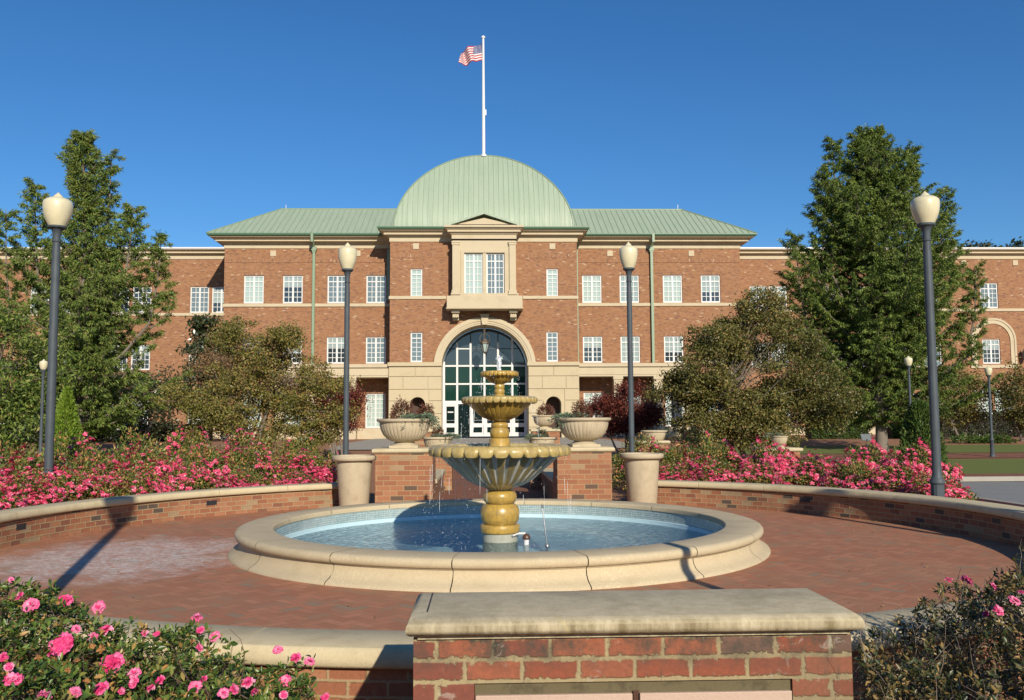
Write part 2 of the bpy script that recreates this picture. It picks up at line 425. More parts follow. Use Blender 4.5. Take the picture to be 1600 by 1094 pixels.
def water_mat(name, tint, bump, scale, ring=None, gl=1.0):
    t = NT(name)
    t.t.nodes.remove(t.bsdf)
    p = wpos(t)
    mp = t.n('ShaderNodeMapping'); t.put(mp.inputs['Vector'], p); mp.inputs['Scale'].default_value = (1, 1.0, 1)
    n = t.noise(scale, 4.0, 0.65, mp.outputs[0], 0.5)
    h = n
    if ring:
        sp = t.n('ShaderNodeSeparateXYZ'); t.t.links.new(p, sp.inputs[0])
        dx = t.m2('SUBTRACT', sp.outputs[0], ring[0]); dy = t.m2('SUBTRACT', sp.outputs[1], ring[1])
        r = t.m2('SQRT', t.m2('ADD', t.m2('MULTIPLY', dx, dx), t.m2('MULTIPLY', dy, dy)))
        n2 = t.noise(34.0, 4.0, 0.7, p)
        k = t.maprange(r, 1.5, 0.8)
        w = t.m2('SINE', t.m2('ADD', t.m2('MULTIPLY', r, 42.0), t.m2('MULTIPLY', n, 9.0)))
        h = t.m2('ADD', t.m2('ADD', n, t.m2('MULTIPLY', t.m2('MULTIPLY', n2, k), 1.6)), t.m2('MULTIPLY', w, 0.05))
    nm = t.bump(h, bump, 0.05)
    tr = t.n('ShaderNodeBsdfTransparent'); tr.inputs[0].default_value = tint + (1,)
    g = t.n('ShaderNodeBsdfGlossy'); g.inputs['Roughness'].default_value = 0.04
    t.put(g.inputs['Normal'], nm)
    fr = t.n('ShaderNodeFresnel'); fr.inputs[0].default_value = 1.33
    t.put(fr.inputs['Normal'], nm)
    mx = t.n('ShaderNodeMixShader')
    t.put(mx.inputs[0], t.m2('MULTIPLY', fr.outputs[0], gl))
    t.t.links.new(tr.outputs[0], mx.inputs[1]); t.t.links.new(g.outputs[0], mx.inputs[2])
    t.t.links.new(mx.outputs[0], t.out.inputs[0])
    return t.m


def drop_mat():
    t = NT('water_drops')
    return t.fin((0.85, 0.9, 0.95), 0.1, None, 0.8)


M['drops'] = drop_mat()
M['leaf_cyp'] = leaf_mat('cypress_foliage', [(0, (0.038, 0.071, 0.014)), (0.35, (0.101, 0.167, 0.028)), (0.7, (0.202, 0.295, 0.049)), (0.92, (0.307, 0.362, 0.078)), (1, (0.412, 0.334, 0.119))], 0.6, 0.25, patch=(0.6, (0.19, 0.21, 0.045), 0.5, 0.75))
M['leaf_cyp2'] = leaf_mat('cypress_foliage_dark', [(0, (0.032, 0.059, 0.013)), (0.4, (0.092, 0.157, 0.025)), (0.8, (0.219, 0.299, 0.045)), (1, (0.346, 0.380, 0.074))], 0.6, 0.25, patch=(0.7, (0.13, 0.17, 0.035), 0.5, 0.75))
M['leaf_myrtle'] = leaf_mat('autumn_olive_foliage', [(0, (0.086, 0.092, 0.022)), (0.3, (0.184, 0.178, 0.039)), (0.6, (0.276, 0.265, 0.055)), (0.85, (0.380, 0.276, 0.088)), (1, (0.460, 0.253, 0.099))], 0.55, 0.3, (1, .9, .5), patch=(0.5, (0.13, 0.145, 0.025), 0.5, 0.7))
M['leaf_bare'] = leaf_mat('thin_russet_foliage', [(0, (0.22, 0.13, 0.06)), (0.5, (0.30, 0.19, 0.09)), (1, (0.36, 0.20, 0.10))], 0.6, 0.3, (1, .9, .6))
M['leaf_oak'] = leaf_mat('olive_foliage', [(0, (0.057, 0.069, 0.018)), (0.3, (0.127, 0.132, 0.031)), (0.6, (0.218, 0.213, 0.050)), (0.85, (0.310, 0.247, 0.077)), (1, (0.380, 0.218, 0.088))], 0.5, 0.28, (1, .9, .5), patch=(0.45, (0.085, 0.095, 0.022), 0.45, 0.65))
M['leaf_maple'] = leaf_mat('red_maple_foliage', [(0, (0.085, 0.019, 0.015)), (0.5, (0.166, 0.035, 0.024)), (1, (0.265, 0.072, 0.040))], 0.55, 0.3, (1, .5, .4))
M['leaf_dark'] = leaf_mat('dark_glossy_foliage', [(0, (0.026, 0.046, 0.018)), (0.6, (0.058, 0.078, 0.029)), (1, (0.117, 0.117, 0.052))], 0.3, 0.1, spec=0.6)
M['leaf_cone'] = leaf_mat('bright_conifer_foliage', [(0, (0.09, 0.17, 0.015)), (0.5, (0.18, 0.29, 0.025)), (1, (0.28, 0.38, 0.045))], 0.6, 0.25)
M['leaf_cone2'] = leaf_mat('arborvitae_foliage', [(0, (0.046, 0.098, 0.019)), (0.5, (0.078, 0.143, 0.023)), (1, (0.143, 0.182, 0.039))], 0.6, 0.25)
M['leaf_az'] = leaf_mat('azalea_leaves', [(0, (0.045, 0.078, 0.015)), (0.35, (0.124, 0.190, 0.033)), (0.6, (0.224, 0.254, 0.055)), (0.8, (0.374, 0.257, 0.084)), (1, (0.713, 0.343, 0.119))], 0.45, 0.25)
M['leaf_azn'] = leaf_mat('azalea_leaves_near', [(0, (0.031, 0.062, 0.012)), (0.4, (0.090, 0.156, 0.027)), (0.75, (0.187, 0.265, 0.049)), (0.9, (0.343, 0.258, 0.077)), (1, (0.583, 0.310, 0.099))], 0.38, 0.22, spec=0.5)
M['leaf_azdry'] = leaf_mat('azalea_leaves_bronze', [(0, (0.042, 0.066, 0.024)), (0.45, (0.084, 0.102, 0.036)), (0.7, (0.192, 0.144, 0.048)), (0.9, (0.360, 0.228, 0.072)), (1, (0.432, 0.312, 0.120))], 0.42, 0.2, spec=0.5)
M['leaf_juni'] = leaf_mat('juniper_sprays', [(0, (0.09, 0.15, 0.09)), (0.6, (0.17, 0.25, 0.15)), (1, (0.26, 0.34, 0.20))], 0.6, 0.15)
M['leaf_barb'] = leaf_mat('barberry_leaves', [(0, (0.09, 0.025, 0.015)), (0.5, (0.17, 0.05, 0.03)), (0.85, (0.22, 0.09, 0.04)), (1, (0.10, 0.10, 0.04))], 0.5, 0.25, (1, .6, .4))
M['petal'] = leaf_mat('pink_petals', [(0, (0.70, 0.03, 0.16)), (0.35, (0.88, 0.07, 0.27)), (0.75, (0.97, 0.20, 0.44)), (1, (1.0, 0.45, 0.62))], 0.5, 0.3, (1, .6, .8))
M['petal_far'] = leaf_mat('pink_petals_far', [(0, (0.58, 0.025, 0.075)), (0.35, (0.80, 0.06, 0.16)), (0.7, (0.92, 0.14, 0.28)), (0.93, (0.98, 0.30, 0.42)), (1, (1.0, 0.7, 0.72))], 0.5, 0.3, (1, .5, .6))
M['petal_dry'] = leaf_mat('withered_petals', [(0, (0.36, 0.15, 0.05)), (1, (0.55, 0.28, 0.10))], 0.7, 0.2)
M['twig'] = simple('brown_twig', (0.17, 0.11, 0.075), 0.8, 0.4, 30)
M['twig_grey'] = simple('grey_twig', (0.27, 0.21, 0.17), 0.8, 0.4, 30)
M['flag_red'] = simple('flag_red', (0.50, 0.03, 0.05), 0.7, 0.1)
M['flag_white'] = simple('flag_white', (0.80, 0.78, 0.78), 0.7, 0.05)
M['flag_blue'] = simple('flag_blue', (0.03, 0.05, 0.20), 0.7, 0.1)
M['cap_brown'] = simple('rusty_brown_cap', (0.12, 0.06, 0.04), 0.35, 0.2)
M['plastic_white'] = simple('white_plastic', (0.8, 0.8, 0.78), 0.4, 0.05)


# ------------------------------------------------------------------ mesh helpers
class MB:
    def __init__(s): s.v = []; s.f = []; s.uv = []; s.mi = []; s.cuts = []
    def cut(s):
        s.cuts.append((len(s.v), len(s.f), len(s.uv)))
    def poly(s, pts, uv=None, mi=0):
        b = len(s.v)
        s.v += [tuple(p) for p in pts]
        s.f.append(tuple(range(b, b+len(pts))))
        if uv is None:
            n = (Vector(pts[1])-Vector(pts[0])).cross(Vector(pts[2])-Vector(pts[1]))
            ax, ay, az = abs(n.x), abs(n.y), abs(n.z)
            if az >= ax and az >= ay: uv = [(p[0], p[1]) for p in pts]
            elif ax > ay: uv = [(p[1], p[2]) for p in pts]
            else: uv = [(p[0], p[2]) for p in pts]
        s.uv += list(uv); s.mi.append(mi)
    def box(s, x0, x1, y0, y1, z0, z1, skip='', mi=0):
        if x0 > x1: x0, x1 = x1, x0
        if y0 > y1: y0, y1 = y1, y0
        if z0 > z1: z0, z1 = z1, z0
        a = [(x0,y0,z0),(x1,y0,z0),(x1,y1,z0),(x0,y1,z0),(x0,y0,z1),(x1,y0,z1),(x1,y1,z1),(x0,y1,z1)]
        F = {'-z':(0,3,2,1),'+z':(4,5,6,7),'-y':(0,1,5,4),'+x':(1,2,6,5),'+y':(2,3,7,6),'-x':(3,0,4,7)}
        for k, f in F.items():
            if k in skip: continue
            s.poly([a[i] for i in f], mi=mi)
        return s
    def strip(s, ringsA, ringsB, closed, ua, ub, mi=0):
        """faces between two point rows; ua, ub lists of uv"""
        n = len(ringsA)
        for i in range(n if closed else n-1):
            j = (i+1) % n
            s.poly([ringsA[i], ringsA[j], ringsB[j], ringsB[i]], [ua[i], ua[i+1], ub[i+1], ub[i]], mi)
    def lathe(s, prof, n=32, c=(0, 0), a0=0.0, a1=2*pi, fn=None, uref=1.0, mi=0, caps=False):
        """prof: (r, z) list; fn(theta,k)->(dr,dz). angle measured ccw from +X"""
        full = abs(a1-a0-2*pi) < 1e-6
        rows = []; uvr = []
        m = n if full else n+1
        L = 0
        for k, (r, z) in enumerate(prof):
            if k: L += math.hypot(r-prof[k-1][0], z-prof[k-1][1])
            row = []; ur = []
            for i in range(m):
                a = a0+(a1-a0)*i/n
                dr, dz = fn(a, k) if fn else (0, 0)
                row.append((c[0]+(r+dr)*cos(a), c[1]+(r+dr)*sin(a), z+dz))
            for i in range(n+1):
                a = a0+(a1-a0)*i/n
                ur.append((a*uref, L))
            rows.append(row); uvr.append(ur)
        for k in range(len(prof)-1):
            s.strip(rows[k], rows[k+1], full, uvr[k], uvr[k+1], mi)
        if caps and not full:
            s.poly([r[0] for r in rows]); s.poly([r[-1] for r in rows][::-1])
        return s
    def tube(s, pts, rad, n=6, mi=0, cap=True):
        pts = [Vector(p) for p in pts]
        if not isinstance(rad, (list, tuple)): rad = [rad]*len(pts)
        rows = []
        L = 0; uvr = []
        prev = None
        for k, p in enumerate(pts):
            d = (pts[min(k+1, len(pts)-1)]-pts[max(k-1, 0)])
            d = d.normalized() if d.length > 1e-9 else Vector((0, 0, 1))
            if prev is None:
                a = Vector((1, 0, 0)) if abs(d.x) < 0.8 else Vector((0, 1, 0))
                e1 = d.cross(a).normalized()
            else:
                e1 = (prev - d*prev.dot(d))
                e1 = e1.normalized() if e1.length > 1e-6 else d.orthogonal().normalized()
            prev = e1
            e2 = d.cross(e1)
            if k: L += (p-pts[k-1]).length
            rows.append([tuple(p+(e1*cos(2*pi*i/n+pi/n)+e2*sin(2*pi*i/n+pi/n))*rad[k]) for i in range(n)])
            uvr.append([(i/n*rad[0]*6.28, L) for i in range(n+1)])
        for k in range(len(pts)-1): s.strip(rows[k], rows[k+1], True, uvr[k], uvr[k+1], mi)
        if cap:
            s.poly(rows[0][::-1], mi=mi); s.poly(rows[-1], mi=mi)
        return s
    def sweep(s, path, prof, closed=False, mi=0, caps=True):
        """path: (x,y) list walked with the outside on the right; prof: (out, z)"""
        n = len(path)
        P2 = [Vector((p[0], p[1])) for p in path]
        rows = []
        for k in range(n):
            if closed or 0 < k < n-1:
                d0 = (P2[k]-P2[k-1]).normalized(); d1 = (P2[(k+1) % n]-P2[k]).normalized()
            elif k == 0: d0 = d1 = (P2[1]-P2[0]).normalized()
            else: d0 = d1 = (P2[k]-P2[k-1]).normalized()
            n0 = Vector((d0.y, -d0.x)); n1 = Vector((d1.y, -d1.x))
            mdir = (n0+n1); mdir = mdir/max(1e-6, mdir.dot(n0)) if mdir.length > 1e-6 else n0
            mdir = mdir if abs(mdir.dot(n0)-1) < 1e-3 else mdir/mdir.dot(n0)
            rows.append([(P2[k].x+mdir.x*o, P2[k].y+mdir.y*o, z) for o, z in prof])
        for k in range(n if closed else n-1):
            a = rows[k]; b = rows[(k+1) % n]
            for i in range(len(prof)-1): s.poly([a[i], b[i], b[i+1], a[i+1]], mi=mi)
        if caps and not closed:
            s.poly(rows[0]); s.poly(rows[-1][::-1])
        return s
    def build(s, name, mat, parent=None, smooth=False, loc=None, bevel=0.0):
        me = bpy.data.meshes.new(name)
        me.from_pydata(s.v, [], s.f)
        uvl = me.uv_layers.new(name='UVMap')
        uvl.data.foreach_set('uv', np.array(s.uv, dtype=np.float32).ravel())
        mats = mat if isinstance(mat, (list, tuple)) else [mat]
        for m_ in mats: me.materials.append(m_)
        if len(mats) > 1: me.polygons.foreach_set('material_index', s.mi)
        if smooth or bevel:
            bm = bmesh.new(); bm.from_mesh(me)
            bmesh.ops.remove_doubles(bm, verts=bm.verts, dist=0.0002)
            bm.to_mesh(me); bm.free()
        if smooth:
            me.polygons.foreach_set('use_smooth', [True]*len(me.polygons))
            me.set_sharp_from_angle(angle=R(smooth if smooth is not True else 40))
        me.validate()
        o = bpy.data.objects.new(name, me)
        if loc: o.location = loc
        C.objects.link(o)
        if parent: o.parent = parent
        if bevel:
            md = o.modifiers.new('bevel', 'BEVEL'); md.width = bevel; md.segments = 2; md.limit_method = 'ANGLE'
        return o


def thing(name, label, cat, loc=(0, 0, 0), rz=0.0, group=None, kind=None):
    o = bpy.data.objects.new(name, None)
    o.empty_display_size = 0.2
    C.objects.link(o)
    o.location = loc; o.rotation_euler = (0, 0, rz)
    return tag(o, label, cat, group, kind)


def tag(o, label=None, cat=None, group=None, kind=None):
    if label: o['label'] = label
    if cat: o['category'] = cat
    if group: o['group'] = group
    if kind: o['kind'] = kind
    return o


def struct(o): o['kind'] = 'structure'; return o


def dup(root, loc, rz=0.0, label=None, group=None, sc=None):
    r = root.copy(); C.objects.link(r)
    r.location = loc; r.rotation_euler = (0, 0, rz)
    if sc: r.scale = sc
    if label: r['label'] = label
    if group: r['group'] = group
    for ch in list(root.children):
        c_ = ch.copy(); C.objects.link(c_); c_.parent = r
        for g in ch.children:
            d = g.copy(); C.objects.link(d); d.parent = c_
    return r


def quads_obj(name, V, nper, mat, parent=None, uvmode=False):
    """V: (N, nper, 3) separate faces"""
    N = V.shape[0]
    me = bpy.data.meshes.new(name)
    me.vertices.add(N*nper)
    me.vertices.foreach_set('co', V.reshape(-1).astype(np.float32))
    me.loops.add(N*nper)
    me.loops.foreach_set('vertex_index', np.arange(N*nper, dtype=np.int32))
    me.polygons.add(N)
    me.polygons.foreach_set('loop_start', np.arange(0, N*nper, nper, dtype=np.int32))
    me.polygons.foreach_set('loop_total', np.full(N, nper, dtype=np.int32))
    me.materials.append(mat)
    me.update(calc_edges=True)
    o = bpy.data.objects.new(name, me)
    C.objects.link(o)
    if parent: o.parent = parent
    return o


def unit(a): return a/np.maximum(1e-9, np.linalg.norm(a, axis=-1, keepdims=True))


def leaves(name, c, d, L, W, mat, parent=None, tilt=0.5, g=rng):
    """pointed leaf quads at c (N,3), pointing along d, with random roll; L, W arrays or floats"""
    N = len(c)
    d = unit(d)
    r = g.normal(size=(N, 3)); r[:, 2] *= tilt
    s = unit(np.cross(d, r))
    L = np.broadcast_to(np.asarray(L, float).reshape(-1, 1), (N, 1)); W = np.broadcast_to(np.asarray(W, float).reshape(-1, 1), (N, 1))
    V = np.stack([c, c+d*L*0.45+s*W*0.5, c+d*L, c+d*L*0.45-s*W*0.5], axis=1)
    return quads_obj(name, V, 4, mat, parent)


# ------------------------------------------------------------------ ground
CX, CY, RIN = 0.22, 11.5, 6.50       # plaza centre, inner radius of its wall
TH = 0.30                            # wall thickness


def gh(y):
    if y < 26: return 0.0
    if y > 46: return 0.55
    t = (y-26)/20.0
    return 0.55*t


def yline(y0, y1, step=2.0):
    ys = [y0] + [v for v in (26.0, 46.0) if y0 < v < y1] + [y1]
    return sorted(set(ys))


def sheet(name, rows, mat, dz):
    """rows: (y, xl, xr)"""
    m = MB()
    out = []
    for (ya, la, ra), (yb, lb, rb) in zip(rows[:-1], rows[1:]):
        ys = yline(ya, yb)
        for p, q in zip(ys[:-1], ys[1:]):
            tp = (p-ya)/(yb-ya); tq = (q-ya)/(yb-ya)
            out.append(((p, la+(lb-la)*tp, ra+(rb-ra)*tp), (q, la+(lb-la)*tq, ra+(rb-ra)*tq)))
    for (p, l1, r1), (q, l2, r2) in out:
        m.poly([(l1, p, gh(p)+dz), (r1, p, gh(p)+dz), (r2, q, gh(q)+dz), (l2, q, gh(q)+dz)])
    return struct(m.build(name, mat))


sheet('ground', [(-120, -300, 300), (26, -300, 300), (46, -300, 300), (600, -300, 300)], M['mulch'], -0.03)
m = MB(); m.lathe([(0.001, -0.012), (RIN+0.2, -0.012)], 96, (CX, CY)); struct(m.build('plaza_paving', M['pavers']))
sheet('entrance_path', [(17.2, -1.45, 1.55), (30, -1.9, 2.0), (52, -3.2, 3.4)], M['path'], -0.008)
sheet('entrance_terrace', [(40.0, -7, 7), (57.8, -7, 7)], M['concrete'], 0.012)
sheet('lawn', [(22.9, 9.0, 60), (24.2, 7.5, 60), (32, 7.6, 60)], M['grass'], -0.018)
o_ = sheet('lawn', [(35.5, 8.0, 80), (41, 8.0, 80)], M['grass'], -0.018)
sheet('lawn', [(24, -60, -13), (40, -60, -11)], M['grass'], -0.018)
sheet('brick_path', [(32.4, 6.0, 80), (35.2, 6.0, 80)], M['path'], -0.010)
sheet('brick_path', [(23.2, 7.5, 22), (25.9, 7.5, 22)], M['path'], -0.006)
# road on the right with its kerbs
road = [(-40, 14, 40), (8, 10.6, 40), (14, 9.6, 40), (18.6, 9.4, 40), (22.6, 10.0, 40)]
sheet('road', road, M['asphalt'], -0.012)
m = MB()
m.sweep([(40, 22.62), (11.6, 22.62), (10.3, 21.9), (9.6, 20.6), (9.35, 18.4), (9.5, 14), (10.6, 8), (13.5, -20)][::-1], [(0.0, 0.0), (0.0, 0.12), (-0.16, 0.12), (-0.16, 0.0)])
tag(m.build('kerb', M['concrete'], smooth=30), kind='structure')

# ------------------------------------------------------------------ curved garden wall
def ang(px, py): # plaza angle of a ground point
    x, y = PG(px, py); return math.atan2(y-CY, x-CX)


def ring_coping(m, a0, a1, r0, r1, zt, nseg):
    prof = [(r0-0.045, zt-0.105), (r0-0.06, zt-0.09), (r0-0.066, zt-0.055), (r0-0.056, zt-0.022), (r0-0.046, zt-0.004), (r0-0.038, zt), (r1+0.038, zt), (r1+0.046, zt-0.004), (r1+0.056, zt-0.022),
            (r1+0.066, zt-0.055), (r1+0.058, zt-0.09), (r1+0.045, zt-0.105), (r0-0.045, zt-0.105)]
    step = (a1-a0)/nseg
    gap = 0.004/r0
    for k in range(nseg):
        m.lathe(prof, 5, (CX, CY), a0+k*step+gap, a0+(k+1)*step-gap, uref=r0, caps=True)


ZT = 0.445
def curved_wall(label, a0, a1, vents):
    root = thing('curved_brick_wall', label, 'wall', (CX, CY, 0))
    off = (CX, CY, 0)
    m = MB()
    r0, r1 = RIN, RIN+TH
    nn = max(8, int((a1-a0)*r0/0.18))
    m.lathe([(r0, -0.1), (r0, ZT-0.10)], nn, (0, 0), a0, a1, uref=r0)
    m2_ = MB(); m2_.lathe([(r1, ZT-0.10), (r1, -0.1)], nn, (0, 0), a0, a1, uref=r0)
    m.v, b = m.v, len(m.v)
    for f in m2_.f: m.f.append(tuple(i+b for i in f))
    m.v += m2_.v; m.uv += m2_.uv; m.mi += m2_.mi
    for a in (a0, a1):
        pts = [(r0*cos(a), r0*sin(a), -0.1), (r1*cos(a), r1*sin(a), -0.1), (r1*cos(a), r1*sin(a), ZT-0.1), (r0*cos(a), r0*sin(a), ZT-0.1)]
        m.poly(pts if a == a1 else pts[::-1], [(0, 0), (TH, 0), (TH, ZT), (0, ZT)])
    # v of the lathe is the running length, so rows line up with z
    m.build('brick_body', M['brick_wall'], root)
    m = MB()
    cx, cy = CX, CY
    globals()['CX'], globals()['CY'] = 0, 0
    ring_coping(m, a0, a1, r0, r1, ZT, max(2, int((a1-a0)*r0/1.25)))
    globals()['CX'], globals()['CY'] = cx, cy
    m.build('coping', M['coping'], root, smooth=50)
    for va in vents:
        v = MB(); w = 0.10
        e = Vector((-sin(va), cos(va), 0)); rr = Vector((cos(va), sin(va), 0))
        p0 = rr*(r0-0.004)
        for (z0, z1) in ((0.19, 0.27),):
            q = [p0-e*w+Vector((0, 0, z0)), p0+e*w+Vector((0, 0, z0)), p0+e*w+Vector((0, 0, z1)), p0-e*w+Vector((0, 0, z1))]
            bk = [x+rr*0.02 for x in q]
            v.poly(q); v.poly(bk[::-1])
            for i in range(4): v.poly([q[i], bk[i], bk[(i+1) % 4], q[(i+1) % 4]])
            for k in range(5):
                xx = -w+0.02+k*0.04
                c_ = p0+e*xx-rr*0.004
                v.box(c_.x-0.003, c_.x+0.003, c_.y-0.003, c_.y+0.003, z0+0.01, z1-0.01)
        v.build('drain_vent', M['vent'], root)
    return root


aL0 = pi/2 + 0.43           # beside the left pillar
aL1 = pi*1.5 - 0.02
aR0 = -pi/2 + 0.10
aR1 = pi/2 - 0.43
curved_wall('low curved brick wall left of the pool, with stone coping, in sun', aL0, aL1, [ang(268, 800), ang(2, 850)])
curved_wall('low curved brick wall right of the pool, its face in shade', aR0, aR1, [ang(1280, 800)])

# ------------------------------------------------------------------ fountain pool
FX = PX(781.5, 845, 11.94)
FY = 11.94
pool = thing('fountain_pool', 'round fountain pool with moulded cream stone rim and blue tiled inside', 'pool', (FX, FY, 0))
RO, RI_ = 3.33, 2.90
prof = [(RO+0.11, -0.02), (RO+0.11, 0.008), (RO+0.095, 0.03), (RO+0.045, 0.055), (RO+0.005, 0.085), (RO-0.02, 0.125), (RO-0.03, 0.165), (RO-0.03, 0.185),
        (RO-0.015, 0.188), (RO-0.015, 0.198), (RO+0.005, 0.202), (RO+0.022, 0.215), (RO+0.034, 0.24), (RO+0.03, 0.27), (RO+0.012, 0.291), (RO-0.02, 0.302),
        (RI_+0.02, 0.302), (RI_+0.006, 0.298), (RI_, 0.285), (RI_, 0.235), (RI_+0.015, 0.225)]
m = MB()
NS = 16
base = math.atan2(-RO, 0) + 0.0
jo = math.asin(-0.155)       # joint left of centre
for k in range(NS):
    a = -pi/2 + jo + k*2*pi/NS
    m.lathe(prof, 10, (0, 0), a+0.0016, a+2*pi/NS-0.0016, uref=RO)
m.build('rim', M['pool_stone'], pool, smooth=50)
m = MB(); m.lathe([(RO-0.05, -0.01), (RO-0.05, 0.29), (RI_+0.01, 0.29)], 96, (0, 0)); m.build('joint_filler', M['coping'], pool)
m = MB(); m.lathe([(RI_+0.012, 0.245), (RI_+0.012, 0.09)], 120, (0, 0), uref=RI_); m.build('tile_band', M['tile'], pool)
m = MB(); m.lathe([(RI_+0.012, 0.09), (RI_-0.008, 0.085), (RI_-0.012, -0.2), (RI_-0.15, -0.3), (0.001, -0.3)], 96, (0, 0)); m.build('basin', M['plaster'], pool, smooth=60)
M['water'] = water_mat('pool_water', (0.86, 0.96, 0.97), 0.75, 7.0, (FX, FY), 0.9)
m = MB(); m.lathe([(RI_-0.01, 0.03), (0.001, 0.03)], 96, (FX, FY))
struct(m.build('water', M['water']))
# plaza paving must not fill the pool
pv = bpy.data.objects['plaza_paving']
me = bpy.data.meshes.new('plaza_paving')
m = MB()
N_ = 128
for i in range(N_):
    a, b = 2*pi*i/N_, 2*pi*(i+1)/N_
    ri = RO
    def outer(t):
        # from the pool's centre out to the plaza circle
        dx, dy = FX-CX, FY-CY
        B = dx*cos(t)+dy*sin(t); Cc = dx*dx+dy*dy-(RIN+0.2)**2
        return -B+math.sqrt(B*B-Cc)
    pa, pb = outer(a), outer(b)
    m.poly([(FX+ri*cos(a), FY+ri*sin(a), -0.0), (FX+pa*cos(a), FY+pa*sin(a), -0.0), (FX+pb*cos(b), FY+pb*sin(b), -0.0), (FX+ri*cos(b), FY+ri*sin(b), -0.0)])
bpy.data.objects.remove(pv)
struct(m.build('plaza_paving', M['pavers']))
# ground under the basin is cut the same way: lower the basin into its own pit
g_ = bpy.data.objects['ground']; bpy.data.objects.remove(g_)
m = MB()
def gz(x, y): return gh(y)-0.03
for i in range(N_):
    a, b = 2*pi*i/N_, 2*pi*(i+1)/N_
    m.poly([(FX+3.1*cos(a), FY+3.1*sin(a), -0.03), (FX+12*cos(a), FY+12*sin(a), -0.03), (FX+12*cos(b), FY+12*sin(b), -0.03), (FX+3.1*cos(b), FY+3.1*sin(b), -0.03)])
for i in range(N_):
    a, b = 2*pi*i/N_, 2*pi*(i+1)/N_
    def sq(t):
        k = min(300/abs(cos(t)) if abs(cos(t)) > 1e-6 else 1e9, 14.05/abs(sin(t)) if abs(sin(t)) > 1e-6 else 1e9)
        return (FX+k*cos(t), FY+k*sin(t), -0.03)
    m.poly([(FX+12*cos(a), FY+12*sin(a), -0.03), sq(a), sq(b), (FX+12*cos(b), FY+12*sin(b), -0.03)])
y0 = FY-14.05; y1 = FY+14.05
m.poly([(-300, -150, -0.03), (300, -150, -0.03), (300, y0, -0.03), (-300, y0, -0.03)])
m.poly([(-300, y1, -0.03), (300, y1, -0.03), (300, 46, 0.52), (-300, 46, 0.52)])
m.poly([(-300, 46, 0.52), (300, 46, 0.52), (300, 700, 0.52), (-300, 700, 0.52)])
struct(m.build('ground', M['mulch']))

# ------------------------------------------------------------------ tiered fountain
ft = thing('tiered_fountain', 'three tiered fountain of glazed ochre scalloped bowls in the pool', 'fountain', (FX, FY, 0))
S = 11.94/FPX
def fz(y): return PZ(y, FY)
def rp(*pts): return [(r*S, fz(y)) for r, y in pts]
m = MB(); m.lathe([(0.232, -0.3), (0.232, fz(831)), (0.02, fz(831))], 40); m.build('foot', M['foot'], ft, smooth=40)
m = MB()
m.lathe(rp((26, 833), (29, 832), (30.5, 830), (30.5, 821.5), (29.5, 819.5), (25, 818.5), (25, 817.6), (27.2, 815.5), (29.3, 811), (30.2, 803), (29.2, 795), (26.8, 790), (23.5, 787.5), (21.8, 786.8),
            (21.8, 785.6), (23.6, 784.5), (25.4, 781), (26.0, 776), (25.2, 771), (22.5, 768), (18, 766.3), (18, 763)), 48)
m.build('pedestal', M['glaze'], ft, smooth=60)


def lobes(n, ar, az, idx=None, ph=0.0):
    def f(a, k):
        q = abs(cos(n*(a+ph)/2))
        q = math.sqrt(max(0, 1-(1-q)**2))
        return ar[k]*q, az[k]*q
    return f


def bowl(n, body, rim, inner, parent, mat, rmat, nm='bowl', amp=0.03):
    # fluted body
    pb = rp(*body)
    k = len(pb)
    ar = [amp*r*min(1.0, 0.4+0.6*i/(k-1)) for i, (r, z) in enumerate(pb)]
    m = MB(); m.lathe(pb, n*8, fn=lobes(n, ar, [0]*k, ph=pi/n)); o = m.build(nm, mat, parent, smooth=45)
    pr = rp(*rim); kk = len(pr)
    R1 = pr[0][0]
    Rm = max(r for r, z in pr)
    # outer lip lobes hang and bulge
    hang = (pr[1][1]-pr[0][1])*0.0
    zt = max(z for r, z in pr); zb = min(z for r, z in pr)
    ar = []; az = []
    for (r, z) in pr:
        w = max(0.0, (zt-z)/(zt-zb))
        edge = (r-R1)/(Rm-R1+1e-6)
        ar.append(0.028*r*max(0, edge)); az.append(-(zt-zb)*0.45*w*max(0.0, min(1.0, 0.35+edge)))
    m = MB(); m.lathe(pr, n*10, fn=lobes(n, ar, az, ph=pi/n)); m.build('scalloped_rim', rmat, parent, smooth=45)
    return o


bowl(30, [(18, 765), (24, 761.5), (36, 757.5), (49, 750.5), (58, 742), (66, 734.5), (77, 725), (88, 714), (92, 707), (93, 700)],
     [(90, 707), (100, 707.5), (106, 706.5), (108, 703), (107, 698.5), (103, 695.5), (96, 694.8), (91, 696), (88, 700), (84, 708)], None, ft, M['glaze_bowl'], M['glaze_rim'], amp=0.05)
m = MB()
m.lathe(rp((17, 708), (17, 697), (16.2, 696), (16.2, 686), (15.2, 685.2), (12.5, 684.5), (14.3, 682.5), (15.3, 677), (14.5, 671.5), (12.2, 669.3), (12.2, 668.4), (13.2, 667.3), (13.4, 663.8), (12.6, 661.2), (10, 660), (9.5, 656)), 40)
m.build('middle_column', M['glaze'], ft, smooth=60)
bowl(32, [(9.5, 659), (16, 656.5), (26, 652.5), (34, 646.5), (40, 640), (46, 634), (50, 629.5), (51, 625)],
     [(49, 628), (54, 628.2), (57, 627), (58.3, 624.5), (57.8, 622), (55, 620.4), (51, 620), (48.5, 621), (47, 624), (44, 630)], None, ft, M['glaze'], M['glaze_rim'], amp=0.035)
m = MB()
m.lathe(rp((9, 626), (8.6, 619), (8.6, 616.5), (7.4, 616), (8.3, 613), (8.3, 610.5), (7.2, 608.8), (7.2, 607.8), (8, 606.4), (8.1, 603), (7, 601), (6, 598)), 32)
m.build('top_column', M['glaze'], ft, smooth=60)
